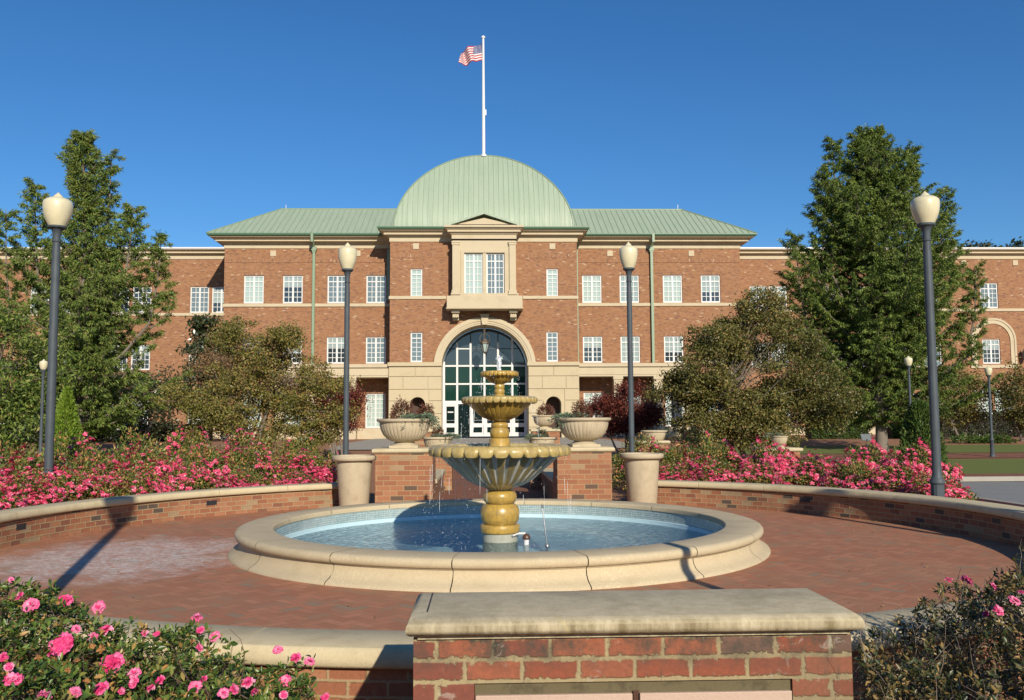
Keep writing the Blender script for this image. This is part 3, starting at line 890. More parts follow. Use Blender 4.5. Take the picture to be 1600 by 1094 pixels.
bowl(26, [(6, 600.5), (11, 598.8), (16, 596), (20.5, 591.5), (23.5, 587.5), (24.5, 584)],
     [(24, 586), (27, 586.4), (28.8, 585.4), (29.4, 583.4), (29, 581.6), (27, 580.4), (24, 580.2), (22.5, 581.5), (20, 586)], None, ft, M['glaze'], M['glaze'], amp=0.04)
wm = water_mat('bowl_water', (0.5, 0.55, 0.5), 0.5, 14.0)
m = MB()
for r, y in ((88*S, 700.5), (47*S, 624.5), (21.5*S, 583)):
    m.lathe([(r, fz(y)), (0.001, fz(y))], 48, (FX, FY))
tag(m.build('water', wm), kind='structure')
# jet, drips and splashes
def drop_cloud(name, pts, rad, label):
    V = []
    for (x, y, z), r in zip(pts, rad):
        t = [(r, 0, 0), (-r, 0, 0), (0, r, 0), (0, -r, 0), (0, 0, r*1.7), (0, 0, -r*1.4)]
        for a, b, c_ in ((0, 2, 4), (2, 1, 4), (1, 3, 4), (3, 0, 4), (2, 0, 5), (1, 2, 5), (3, 1, 5), (0, 3, 5)):
            V.append([(x+t[i][0], y+t[i][1], z+t[i][2]) for i in (a, b, c_)])
    o = quads_obj(name, np.array(V), 3, M['drops'])
    return tag(o, label, 'water', kind='stuff')


pts = []; rad = []
for k in range(520):
    tier = random.choice([(108*S, 700, 850, 5), (108*S, 700, 850, 5), (58*S, 622, 700, 4), (29*S, 582, 624, 3)])
    a = random.uniform(0, 2*pi)
    a = random.choice([a, random.gauss(2.6, 0.25), random.gauss(-2.7, .2), random.gauss(-0.3, 0.3), random.gauss(-2.0, .1)])
    t = random.random()
    r = tier[0]*(1.0+0.10*math.sqrt(t)) + random.gauss(0, 0.02)
    z = fz(tier[1])-(fz(tier[1])-fz(tier[2]))*t
    if z < 0.04: z = 0.04+random.random()*0.05
    pts.append((FX+r*cos(a), FY+r*sin(a), z)); rad.append(random.uniform(0.0015, 0.0045))
for k in range(260):   # splashes on the water round the foot and in the big bowl
    a = random.uniform(0, 2*pi); r = abs(random.gauss(0.85, 0.22))
    pts.append((FX+r*cos(a), FY+r*sin(a), 0.035+abs(random.gauss(0, 0.018)))); rad.append(random.uniform(0.0015, 0.004))
for k in range(160):
    a = random.uniform(0, 2*pi); r = random.uniform(0.2, 0.85)
    pts.append((FX+r*cos(a), FY+r*sin(a), fz(698)+abs(random.gauss(0, 0.03)))); rad.append(random.uniform(0.002, 0.005))
drop_cloud('water_drops', pts, rad, 'white drops and splashes of water falling round the fountain bowls')
sm_ = MB()
g_ = random.Random(5)
for (r, ya, yb, cnt) in ((106*S, 706, 846, 26), (57*S, 627, 700, 20), (28.5*S, 586, 624, 12)):
    for k in range(cnt):
        a = g_.uniform(0, 2*pi) if k % 3 else g_.gauss(2.7, 0.5)
        za, zb_ = fz(ya), max(fz(yb), 0.04)
        t0 = g_.uniform(0, 0.5); t1 = min(1.0, t0+g_.uniform(0.08, 0.4))
        p_ = []
        for q in range(5):
            t = t0+(t1-t0)*q/4
            p_.append((FX+(r+0.03*math.sqrt(t)+g_.gauss(0, .002))*cos(a), FY+(r+0.03*math.sqrt(t))*sin(a), za+(zb_-za)*t))
        sm_.tube(p_, [0.0012, 0.0022, 0.0014, 0.0024, 0.0008], 4, cap=False)
tag(sm_.build('water_trickles', M['drops']), 'thin broken trickles of water dripping from the scalloped bowl lips', 'water', kind='stuff')
m = MB()
pts = []
jt = fz(556); jb = fz(583)
for k in range(9):
    t = k/8
    pts.append((FX+0.004*sin(k*2.1), FY, jb+(jt-jb)*t))
m.tube(pts, [0.028, 0.024, 0.02, 0.024, 0.030, 0.026, 0.032, 0.022, 0.006], 7)
for k in range(60):
    t = random.random(); a = random.uniform(0, 6.28); r = 0.02+0.03*t*random.random()
    z = jb+(jt-jb)*t; s_ = random.uniform(0.004, 0.009)
    m.tube([(FX+r*cos(a), FY+r*sin(a), z), (FX+r*cos(a)*1.1, FY+r*sin(a)*1.1, z+s_*2)], s_*0.7, 4)
jm = NT('foaming_water')
jm.fin((0.8, 0.86, 0.92), 0.3, jm.bump(jm.noise(60, 3, 0.6, wpos(jm)), 0.8, 0.02), 0.6)
tag(m.build('water_jet', jm.m, smooth=60), 'small white water jet rising from the topmost fountain bowl', 'water jet')

# nozzle pipe and float in the pool
x, y = PG(855, 853, 0.03)
m = MB(); x1, z1 = P(847.5, 790, y+0.1)
m.tube([(x, y, -0.1), (x, y, 0.03), (x1, y+0.1, z1-0.02)], [0.010, 0.010, 0.008], 8)
m.tube([(x1, y+0.1, z1-0.035), (x1-0.002, y+0.1, z1+0.012)], [0.015, 0.013], 8)
m.tube([(x, y, 0.02), (x, y, 0.045)], [0.04, 0.03], 10)
tag(m.build('spray_pipe', M['steel'], smooth=50), 'thin leaning metal spray pipe standing in the pool', 'pipe')
x, y = PG(822.5, 851, 0.03)
fl = thing('water_float', 'white float with brown domed cap beside the fountain foot', 'float', (x, y, 0.0))
m = MB(); m.lathe([(0.033, -0.1), (0.034, 0.10), (0.001, 0.10)], 20); m.build('stem', M['plastic_white'], fl, smooth=40)
m = MB(); m.lathe([(0.02, 0.10), (0.052, 0.101), (0.054, 0.115), (0.046, 0.145), (0.028, 0.163), (0.01, 0.17), (0.001, 0.171)], 20); m.build('cap', M['cap_brown'], fl, smooth=60)
m = MB(); m.tube([(x-0.09, y+0.25, 0.14), (x+0.0, y+0.28, 0.135)], 0.016, 8); m.tube([(x-0.17, y+0.18, 0.12), (x-0.09, y+0.25, 0.14)], 0.012, 6)
tag(m.build('inlet_pipe', M['plastic_white'], smooth=50), 'short white plastic pipe end behind the brown capped float', 'pipe')

# ------------------------------------------------------------------ piers by the opening, urns and planters
def brick_pier(label, x0, x1, y0, y1, zt, mat='brick_pier', over=0.055, ct=0.085, z0=-0.1, grp=None):
    xc, yc = (x0+x1)/2, (y0+y1)/2
    root = thing('brick_pier', label, 'pier', (xc, yc, 0), group=grp)
    m = MB(); m.box(x0-xc, x1-xc, y0-yc, y1-yc, z0, zt-ct, skip='+z'); m.build('brick_body', M[mat], root, bevel=0.004)
    pa = [(x0-xc, y0-yc), (x1-xc, y0-yc), (x1-xc, y1-yc), (x0-xc, y1-yc)]
    m = MB()
    pr = [(0.0, zt-ct), (over*0.35, zt-ct), (over*0.35, zt-ct+0.012), (over*0.8, zt-ct+0.015), (over, zt-ct*0.6), (over, zt-ct*0.3), (over*0.75, zt-0.006), (over*0.4, zt)]
    m.sweep(pa, pr, closed=True)
    e = over*0.4
    m.poly([(x0-xc-e, y0-yc-e, zt), (x1-xc+e, y0-yc-e, zt), (x1-xc+e, y1-yc+e, zt), (x0-xc-e, y1-yc+e, zt)])
    m.build('coping', M['coping'], root, smooth=50)
    return root


YP = 16.35
zP = PZ(700, YP)
brick_pier('square brick pier left of the opening, carrying a fluted urn', PX(586, 740, YP), PX(676, 740, YP), YP, YP+1.0, zP)
brick_pier('square brick pier right of the opening, carrying a fluted urn', PX(871, 740, YP), PX(956, 740, YP), YP, YP+1.0, zP)


def urn_mesh(scale=1.0, plinth=True):
    # unit: rim radius 0.5
    n = 36
    root = thing('stone_urn', 'x', 'urn')
    s = scale
    body = [(0.20, 0.115), (0.245, 0.125), (0.33, 0.17), (0.40, 0.245), (0.445, 0.34), (0.465, 0.42), (0.468, 0.47)]
    def fn(a, k):
        q = abs(cos(n*a/2)); return (0.011*s*math.sqrt(max(0, 1-(1-q)**2))-0.006*s if 0 < k < 6 else 0, 0)
    m = MB(); m.lathe([(r*s, z*s) for r, z in body], n*6, fn=fn); m.build('fluted_bowl', M['urn'], root, smooth=45)
    m = MB(); m.lathe([(r*s, z*s) for r, z in [(0.462, 0.462), (0.485, 0.47), (0.49, 0.485), (0.515, 0.49), (0.525, 0.505), (0.525, 0.53), (0.515, 0.54), (0.47, 0.54), (0.45, 0.50), (0.001, 0.50)]], 64)
    m.build('rim', M['urn'], root, smooth=40)
    m = MB()
    m.box(-0.265*s, 0.265*s, -0.265*s, 0.265*s, 0.0, 0.045*s)
    m.lathe([(r*s, z*s) for r, z in [(0.25, 0.045), (0.245, 0.06), (0.22, 0.07), (0.195, 0.085), (0.175, 0.11), (0.20, 0.118)]], 40)
    m.build('foot', M['urn'], root, smooth=40)
    return root


def place(root, loc, label, rz=0, group=None):
    root.location = loc; root.rotation_euler = (0, 0, rz); root['label'] = label
    if group: root['group'] = group
    return root


yU = YP+0.5
x1, z1 = P(634, 700, yU); U1 = place(urn_mesh(1.0), (x1-0.02, yU, zP), 'large fluted stone urn on the brick pier left of the opening')
U2 = dup(U1, (PX(912, 700, yU), yU, zP), 0.1, 'large fluted stone urn on the brick pier right of the opening')


def tuft(name, label, loc, r, h, mat, n=900, L=0.07, W=0.018, cat='plant', seed=1, up=0.6):
    g = np.random.default_rng(seed)
    root = thing(name, label, cat, loc)
    d = unit(g.normal(size=(n, 3))); d[:, 2] = np.abs(d[:, 2])
    rr = g.uniform(0.45, 1.0, n)**0.6
    lump = 1+0.22*np.sin(d[:, 0]*7+seed)*np.cos(d[:, 1]*6)
    c = d*np.array([r, r, h])*(rr*lump)[:, None]
    dd = unit(d*np.array([1, 1, up]) + g.normal(scale=0.45, size=(n, 3)))
    leaves('foliage', c, dd, g.uniform(0.6, 1.3, n)*L, g.uniform(0.7, 1.2, n)*W, mat, root, g=g)
    m = MB()
    for k in range(14):
        v = Vector(g.normal(size=3)); v.z = abs(v.z)+0.4; v.normalize()
        m.tube([(0, 0, -0.03), (v.x*r*.5, v.y*r*.5, v.z*h*.5), (v.x*r*.95, v.y*r*.95, v.z*h*.95)], [0.006, 0.004, 0.002], 3)
    m.build('stems', M['twig'], root)
    return root


def juniper(label, loc, r, seed, side=1, n=1600, drop=0.35):
    g = np.random.default_rng(seed)
    root = thing('juniper_plant', label, 'plant', loc)
    cs, ds = [], []
    st = MB()
    for k in range(26):
        a = g.uniform(0, 2*pi) if k % 3 else g.normal(0 if side > 0 else pi, 0.7)
        ln = g.uniform(0.5, 1.0)*r
        dr = g.uniform(0.0, drop)
        path = []
        for i in range(8):
            t = i/7
            p = np.array([cos(a)*ln*t, sin(a)*ln*t, 0.03+0.05*math.sin(t*pi*0.8)-dr*max(0, t-0.55)**1.5*2.2])
            path.append(p)
            for q in range(n//26//8):
                d = np.array([cos(a), sin(a), 0.05-0.6*max(0, t-0.5)]) + g.normal(scale=0.45, size=3)*np.array([1, 1, 0.6])
                cs.append(p+g.normal(scale=0.018, size=3)); ds.append(d)
        st.tube(path, 0.004, 3)
    leaves('foliage', np.array(cs), np.array(ds), 0.06, 0.014, M['leaf_juni'], root, g=g)
    st.build('stems', M['twig'], root)
    return root


zr = zP+0.50
tuft('barberry_shrub', 'round dark red barberry at the left of the left pier urn', (PX(633, 640, yU)-0.05, yU-0.05, zr), 0.21, 0.40, M['leaf_barb'], 1500, 0.05, 0.016, 'shrub', 3)
tuft('barberry_shrub', 'lower dark red barberry at the right of the left pier urn', (PX(664, 640, yU), yU+0.15, zr), 0.18, 0.31, M['leaf_barb'], 1100, 0.05, 0.016, 'shrub', 4)
juniper('grey green juniper trailing over the rim of the left pier urn', (PX(655, 650, yU), yU-0.2, zr+0.02), 0.42, 5, 1)
tuft('barberry_shrub', 'single dark red barberry in the right pier urn', (PX(908, 640, yU), yU, zr), 0.19, 0.36, M['leaf_barb'], 1200, 0.05, 0.016, 'shrub', 6)
juniper('grey green juniper trailing left over the rim of the right pier urn', (PX(893, 650, yU), yU-0.1, zr+0.02), 0.42, 8, -1)

# small urns on the piers further back
Y2 = 21.3
b1 = brick_pier('low brick pier behind the left pier, carrying a shallow fluted planter', PX(655, 720, Y2), PX(706, 720, Y2), Y2, Y2+0.8, PZ(702, Y2))
b2 = brick_pier('low brick pier behind the right pier, carrying a shallow fluted planter', PX(829, 720, Y2), PX(880, 720, Y2), Y2, Y2+0.8, PZ(702, Y2))


def planter_bowl(label, loc, s):
    n = 34
    root = thing('stone_planter', label, 'planter', loc)
    def fn(a, k):
        q = abs(cos(n*a/2)); return (0.010*s*q if 0 < k < 4 else 0, 0)
    m = MB(); m.lathe([(0.32*s, 0.0), (0.35*s, 0.02*s), (0.40*s, 0.14*s), (0.44*s, 0.26*s), (0.45*s, 0.31*s)], n*5, fn=fn); m.build('fluted_bowl', M['urn'], root, smooth=45)
    m = MB(); m.lathe([(0.45*s, 0.305*s), (0.50*s, 0.325*s), (0.51*s, 0.36*s), (0.50*s, 0.385*s), (0.45*s, 0.385*s), (0.43*s, 0.35*s), (0.001, 0.35*s)], 48); m.build('rim', M['urn'], root, smooth=40)
    return root


zq = PZ(702, Y2)
yq = Y2+0.4
pxL = PX(684, 690, yq); pxR = PX(847, 690, yq)
planter_bowl('shallow fluted stone planter with red plant behind the left pier urn', (pxL, yq, zq), 0.76)
planter_bowl('shallow fluted stone planter behind the right pier urn', (pxR, yq, zq), 0.70)
tuft('barberry_shrub', 'small red barberry in the shallow planter behind the left pier', (pxL, yq, zq+0.28), 0.14, 0.26, M['leaf_barb'], 700, 0.05, 0.016, 'shrub', 9)
juniper('thin juniper drooping from the shallow planter left of the fountain', (pxL+0.15, yq-0.1, zq+0.27), 0.42, 10, 1, 900, 0.25)
tuft('small_shrub', 'sparse dark shrub in the shallow planter behind the right pier', (pxR, yq, zq+0.25), 0.15, 0.20, M['leaf_dark'], 500, 0.05, 0.016, 'shrub', 12)
juniper('thin juniper hanging left from the shallow planter right of the fountain', (pxR-0.18, yq-0.1, zq+0.24), 0.30, 13, -1, 700, 0.15)
Y3 = 28.0
h3 = PZ(671, Y3)
brick_pier('distant brick pier right of the entrance walk, under a footed urn', PX(832, 700, Y3), PX(875, 700, Y3), Y3, Y3+0.8, h3)
brick_pier('distant brick pier left of the entrance walk, under a footed urn', PX(640, 700, Y3), PX(683, 700, Y3), Y3, Y3+0.8, h3)
U3 = dup(U1, (PX(850, 665, Y3+.4), Y3+0.4, h3), 0.2, 'smaller footed urn on the distant pier, left of the right pier urn', None, (0.74, 0.74, 0.80))
U4 = dup(U1, (PX(664, 665, Y3+.4), Y3+0.4, h3), 0.2, 'smaller footed urn half hidden behind the left pier urn', None, (0.74, 0.74, 0.80))
tuft('small_shrub', 'dark rounded shrub in the smaller footed urn right of the entrance', (PX(852, 650, Y3+.4), Y3+0.4, h3+0.38), 0.26, 0.42, M['leaf_barb'], 1200, 0.06, 0.02, 'shrub', 15)
# cheek walls of the opening
def cheek(label, x0, x1, y0, y1, zt):
    xc, yc = (x0+x1)/2, (y0+y1)/2
    root = thing('low_brick_wall', label, 'wall', (xc, yc, 0))
    m = MB(); m.box(x0-xc, x1-xc, y0-yc, y1-yc, -0.1, zt-0.09, skip='+z'); m.build('brick_body', M['brick_wall'], root)
    m = MB(); m.box(x0-xc-0.04, x1-xc+0.04, y0-yc, y1-yc, zt-0.09, zt); m.build('coping', M['coping'], root, bevel=0.015)
    return root


xl = PX(676, 740, YP); xr = PX(871, 740, YP)
cheek('low side wall of the walk between the two left piers', xl-0.34, xl-0.02, YP+1.06, Y2-0.06, 0.50)
cheek('low side wall of the walk between the two right piers, in shade', xr+0.02, xr+0.34, YP+1.06, Y2-0.06, 0.50)

# tapered round planters at the wall ends
def round_planter(label, loc):
    root = thing('tapered_planter', label, 'planter', loc)
    m = MB(); m.lathe([(0.255, 0.0), (0.262, 0.01), (0.325, 0.86), (0.30, 0.86)], 56); m.build('body', M['urn'], root, smooth=40)
    m = MB(); m.lathe([(0.325, 0.855), (0.385, 0.862), (0.40, 0.875), (0.41, 0.915), (0.40, 0.945), (0.385, 0.95), (0.33, 0.95), (0.30, 0.90), (0.001, 0.90)], 56); m.build('rim', M['urn'], root, smooth=40)
    return root


YT = 16.5
zrim = PZ(710, YT)
for px, lb in ((553.5, 'tapered round stone planter standing at the end of the left wall'), (1003, 'tapered round stone planter standing at the end of the right wall')):
    r_ = round_planter(lb, (PX(px, 750, YT), YT, 0.0))
    r_.scale = (1, 1, zrim/0.95)

# ------------------------------------------------------------------ street lamps
def lamp(label, loc, H, globe=(0.225, 0.58), pr=0.075, base=False, group='post top lamps', ctop=True):
    root = thing('street_lamp', label, 'street lamp', loc, group=group)
    gr, gh_ = globe
    hb = H-gh_
    m = MB()
    pf = []
    if base: kb = pr/0.085; pf += [(r_*kb, z_) for r_, z_ in ((0.17, 0), (0.17, 0.06), (0.155, 0.08), (0.125, 0.10), (0.12, 0.60), (0.14, 0.62), (0.14, 0.66), (0.11, 0.69), (0.09, 0.73))]
    else: pf += [(pr*1.6, 0), (pr*1.6, 0.05), (pr*1.15, 0.08)]
    pf += [(pr, 0.9), (pr*0.93, hb-0.5), (pr*0.80, hb-0.26)]
    fl_ = 24
    m.lathe(pf, 48, fn=(lambda a, k: (0.006*abs(cos(6*a))-0.006 if (base and 3 <= k <= 4) else 0, 0)))
    m.build('post', M['iron'], root, smooth=40)
    m = MB()
    q = pr*0.8
    m.lathe([(q, hb-0.26), (q*1.25, hb-0.255), (q*1.3, hb-0.235), (q*1.05, hb-0.225), (q*1.1, hb-0.12), (q*1.5, hb-0.045), (q*1.85, hb-0.03), (gr*0.62, hb-0.01), (gr*0.64, hb+0.02), (gr*0.5, hb+0.03)], 36)
    m.build('fitter', M['iron'], root, smooth=40)
    m = MB()
    pg = [(0.52, 0.0), (0.60, 0.06), (0.78, 0.20), (0.92, 0.36), (0.985, 0.52), (1.0, 0.64), (0.965, 0.72), (0.90, 0.755), (0.86, 0.765), (0.80, 0.79), (0.62, 0.825), (0.42, 0.845), (0.36, 0.855), (0.33, 0.88), (0.22, 0.93), (0.12, 0.955), (0.10, 0.98), (0.001, 1.0)]
    m.lathe([(r*gr, hb+z*gh_) for r, z in pg], 48)
    m.build('globe', M['globe'], root, smooth=50)
    return root


YA = 13.6
YA1 = 15.4
xA, zA = P(91.5, 301, YA)
lamp('tall lamp post left of the pool, rising from the azaleas', (PX(77, 700, YA1), YA1, 0), P(91.5, 301, YA1)[1], (0.241, 0.617), 0.073)
xB, zB = P(1450, 299, YA)
lamp('tall lamp post right of the pool with fluted base behind the wall', (PX(1464, 740, YA), YA, 0), zB, (0.213, 0.545), 0.068, True)
YM = 17.6
xC, zC = P(538, 379, YM)
lamp('lamp post behind the left tapered planter', (PX(540.5, 690, YM), YM, 0), zC, (0.185, 0.56), 0.056)
xD, zD = P(982.5, 378, YM)
lamp('lamp post behind the right tapered planter', (PX(987, 690, YM), YM, 0), zD, (0.185, 0.56), 0.056)
# lamps beside and behind the viewer whose shadows fall into the picture
lamp('lamp post beside the viewer on the left, its shadow crossing the plaza', (-3.1, 5.2, 0), zA, (0.225, 0.56), 0.08)
lamp('lamp post beside the viewer on the right, its shadow on the pool rim', (3.28, 4.9, 0), zB-0.6, (0.2, 0.5), 0.06)
lamp('lamp post at the roadside on the right, outside the view', (8.35, 5.4, 0), zB, (0.2, 0.5), 0.07)
x, z = P(1546, 572, 33.0)
lamp('small distant lamp post on the lawn near the right edge', (PX(1551, 715, 33), 33.0, gh(33)-0.02), z-gh(33)+0.02, (0.135, 0.36), 0.05, True)
x, z = P(1419, 556, 30.0)
lamp('small distant lamp post in front of the large right tree', (x, 30.0, gh(30)-0.02), z-gh(30)+0.02, (0.135, 0.36), 0.045)
x, z = P(68.5, 561, 24.0)
lamp('small distant lamp post behind the tall left lamp post', (x, 24.0, 0), z, (0.108, 0.30), 0.042, True)

# ------------------------------------------------------------------ foreground brick pedestal
YF = 3.40
YB_ = 3.93
xa, zt = P(640, 966, YF); xb, _ = P(1343, 963, YF)
zt = PZ(966, YF)
ped = thing('sign_pedestal', 'weathered brick pedestal with broad stone coping in the foreground', 'pedestal', ((xa+xb)/2, (YF+YB_)/2, 0))
X0, Y0 = (xa+xb)/2, (YF+YB_)/2
hw = (xb-xa)/2
hd = (YB_-YF)/2
ct = 0.082
zb = zt-ct
wl = PX(646, 1050, YF+0.05)-X0; wr = PX(1331, 1050, YF+0.05)-X0
yf = -hd+0.045
z_ledge = PZ(1068, YF+0.045)
pl0, pl1 = PX(741, 1080, YF)-X0, PX(1245, 1080, YF)-X0
rec = 0.05
m = MB()
def fq(x0, x1, z0, z1, y, zoff=0.0):
    m.poly([(x0, y, z0), (x1, y, z0), (x1, y, z1), (x0, y, z1)], [(x0, z0-zb), (x1, z0-zb), (x1, z1-zb), (x0, z1-zb)])
fq(wl, wr, z_ledge, zb, yf); fq(wl, pl0, -0.1, z_ledge, yf); fq(pl1, wr, -0.1, z_ledge, yf); fq(pl0, pl1, -0.1, z_ledge, yf+rec)
m.poly([(pl0, yf+rec, z_ledge), (pl1, yf+rec, z_ledge), (pl1, yf, z_ledge), (pl0, yf, z_ledge)])
m.poly([(pl0, yf, -0.1), (pl0, yf+rec, -0.1), (pl0, yf+rec, z_ledge), (pl0, yf, z_ledge)])
m.poly([(pl1, yf+rec, -0.1), (pl1, yf, -0.1), (pl1, yf, z_ledge), (pl1, yf+rec, z_ledge)])
yb = hd-0.045
m.poly([(wr, yf, -0.1), (wr, yb, -0.1), (wr, yb, zb), (wr, yf, zb)], [(0, -0.1-zb), (yb-yf, -0.1-zb), (yb-yf, 0), (0, 0)])
m.poly([(wl, yb, -0.1), (wl, yf, -0.1), (wl, yf, zb), (wl, yb, zb)], [(0, -0.1-zb), (yb-yf, -0.1-zb), (yb-yf, 0), (0, 0)])
m.poly([(wr, yb, -0.1), (wl, yb, -0.1), (wl, yb, zb), (wr, yb, zb)])
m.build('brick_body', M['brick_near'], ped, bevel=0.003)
m = MB()
pa = [(-hw, -hd), (hw, -hd), (hw, hd), (-hw, hd)]
prf = [(-0.06, zb-0.0), (-0.028, zb), (-0.028, zb+0.009), (-0.018, zb+0.010), (-0.018, zb+0.016), (0.0, zb+0.018), (0.011, zb+0.026), (0.015, zb+0.040), (0.012, zb+0.056), (0.004, zb+0.070), (-0.010, zt-0.002), (-0.018, zt)]
m.sweep(pa, prf, closed=True)
e = -0.018
xj = PX(643, 935, YB_)-X0-0.02
m.poly([(-hw-e, -hd-e, zt), (hw+e, -hd-e, zt), (hw+e, hd+e, zt), (-hw-e, hd+e, zt)])
m.build('coping', M['coping_near'], ped, smooth=60)
m = MB(); jx = -hw+0.055; m.box(jx, jx+0.006, -hd+0.12, hd-0.03, zt-0.01, zt+0.0015); m.build('coping_joint', M['vent'], ped)
ztp = PZ(1087, YF+0.045)
pm = (PX(997, 1085, YF)-X0)
for a_, b_ in ((pl0+0.004, pm-0.014), (pm+0.014, pl1-0.004)):
    m = MB(); m.box(a_, b_, yf-0.004, yf+0.014, 0.35, ztp); m.build('plaque', M['plaque'], ped, bevel=0.003)
m = MB(); m.box(pl0+0.002, pl1-0.002, yf+0.0145, yf+rec-0.002, 0.35, z_ledge-0.003); m.build('mortar_bed', M['mortar_bed'], ped)
m = MB(); m.box(pm-0.0125, pm+0.0125, yf+0.012, yf+rec-0.004, 0.3, ztp+0.008); m.tube([(pm-0.004, yf+0.006, 0.3), (pm-0.004, yf+0.006, ztp+0.006)], 0.008, 8); m.build('plaque_clamp', M['cap_brown'], ped)

# ------------------------------------------------------------------ the building
YW, YC, YE = 60.0, 58.0, 64.5        # wings, centre block, end ranges
GZ = 0.50
B = thing('brick_building', 'long three storey brick building with green domed centre and limestone portal', 'building', (0, YC, 0))
OFF = Vector((0, -YC, 0))


def bbuild(m, name, mat, parent=None, smooth=False, bevel=0.0):
    if m.cuts:
        cs_ = [(0, 0, 0)]+[c_ for c_ in m.cuts if c_[0] > 0]
        if cs_[-1][0] < len(m.v): cs_.append((len(m.v), len(m.f), len(m.uv)))
        o_ = None
        for a, b in zip(cs_[:-1], cs_[1:]):
            if a == b: continue
            p_ = MB(); p_.v = m.v[a[0]:b[0]]; p_.f = [tuple(i-a[0] for i in f) for f in m.f[a[1]:b[1]]]; p_.uv = m.uv[a[2]:b[2]]; p_.mi = m.mi[a[1]:b[1]]
            o_ = bbuild(p_, name, mat, parent, smooth, bevel)
        return o_
    m.v = [(v[0], v[1]-YC, v[2]) for v in m.v]
    return m.build(name, mat, parent or B, smooth, None, bevel)


def facade(m, x0, x1, z0, z1, y, holes, reveal=0.16):
    xs = sorted({x0, x1} | {h[0] for h in holes} | {h[1] for h in holes})
    zs = sorted({z0, z1} | {h[2] for h in holes} | {h[3] for h in holes})
    xs = [x for x in xs if x0-1e-6 <= x <= x1+1e-6]; zs = [z for z in zs if z0-1e-6 <= z <= z1+1e-6]
    for a, b in zip(xs[:-1], xs[1:]):
        for c_, d in zip(zs[:-1], zs[1:]):
            xm, zm = (a+b)/2, (c_+d)/2
            if any(h[0] < xm < h[1] and h[2] < zm < h[3] for h in holes): continue
            m.poly([(a, y, c_), (b, y, c_), (b, y, d), (a, y, d)])
    for h in holes:
        if len(h) > 4: continue
        a, b, c_, d = h
        q = y+reveal
        m.poly([(a, y, c_), (a, q, c_), (a, q, d), (a, y, d)][::-1])
        m.poly([(b, y, c_), (b, q, c_), (b, q, d), (b, y, d)])
        m.poly([(a, y, d), (a, q, d), (b, q, d), (b, y, d)][::-1])
        m.poly([(a, y, c_), (a, q, c_), (b, q, c_), (b, y, c_)])


WIN = {}
def window(w, h, nx, ny, x, y, z, pane, centre=True, transom=True, parent=None):
    """window with its lower left corner at x, z"""
    key = (round(w, 2), round(h, 2), nx, ny)
    if key not in WIN:
        fr = MB(); f = 0.085
        fr.box(0, f, -0.04, 0.06, 0, h); fr.box(w-f, w, -0.04, 0.06, 0, h)
        fr.box(f, w-f, -0.04, 0.06, 0, f*1.2); fr.box(f, w-f, -0.04, 0.06, h-f, h)
        zt_ = h-(h-2*f)/ny*1.0-f
        if transom: fr.box(f, w-f, -0.03, 0.05, zt_-0.035, zt_+0.035)
        if centre: fr.box(w/2-0.06, w/2+0.06, -0.035, 0.055, f, h-f)
        for i in range(1, nx):
            xx = f+(w-2*f)*i/nx
            if centre and abs(xx-w/2) < 0.02: continue
            fr.box(xx-0.019, xx+0.019, -0.012, 0.03, f, h-f)
        for j in range(1, ny-(1 if transom else 0)):
            zz = f+(zt_-f)*j/(ny-(1 if transom else 0))
            fr.box(f, w-f, -0.015, 0.028, zz-0.019, zz+0.019)
        pn = MB(); pn.poly([(0.02, 0.018, 0.02), (w-0.02, 0.018, 0.02), (w-0.02, 0.018, h-0.02), (0.02, 0.018, h-0.02)])
        a = fr.build('window', M['white']); b = pn.build('pane', M['pane_blind'])
        hv = []
        for fr_h in (0.62, 0.38):
            p2 = MB(); zz_ = 0.02+(h-0.04)*fr_h
            p2.poly([(0.02, 0.018, 0.02), (w-0.02, 0.018, 0.02), (w-0.02, 0.018, zz_), (0.02, 0.018, zz_)], mi=1)
            p2.poly([(0.02, 0.018, zz_), (w-0.02, 0.018, zz_), (w-0.02, 0.018, h-0.02), (0.02, 0.018, h-0.02)], mi=0)
            q2 = p2.build('pane', [M['pane_blind2'], M['pane_dark']]); hv.append(q2.data); bpy.data.objects.remove(q2)
        WIN[key] = (a.data, b.data, hv[0], hv[1])
        bpy.data.objects.remove(a); bpy.data.objects.remove(b)
    o = bpy.data.objects.new('window', WIN[key][0]); C.objects.link(o); o.parent = parent or B
    o.location = (x, y-YC, z)
    hk = {'half_a': 2, 'half_b': 3}.get(pane, 1)
    p_ = bpy.data.objects.new('pane', WIN[key][hk]); C.objects.link(p_); p_.parent = o
    if hk == 1 and pane != 'pane_blind':
        p_.material_slots[0].link = 'OBJECT'; p_.material_slots[0].material = M[pane]
    return o


def xz(px0, px1, py0, py1, Y):
    return (PX(px0, (py0+py1)/2, Y), PX(px1, (py0+py1)/2, Y), PZ(py1, Y), PZ(py0, Y))


XW0, XW1 = PX(350, 450, YW), PX(1157, 450, YW)
XB0, XB1 = PX(609, 500, YC), PX(902.5, 500, YC)
zWt = PZ(388.5, YW)                     # top of the wing brickwork
zCt = PZ(378, YC)
sold, wingm, blockm = MB(), MB(), MB()
rev = 0.16
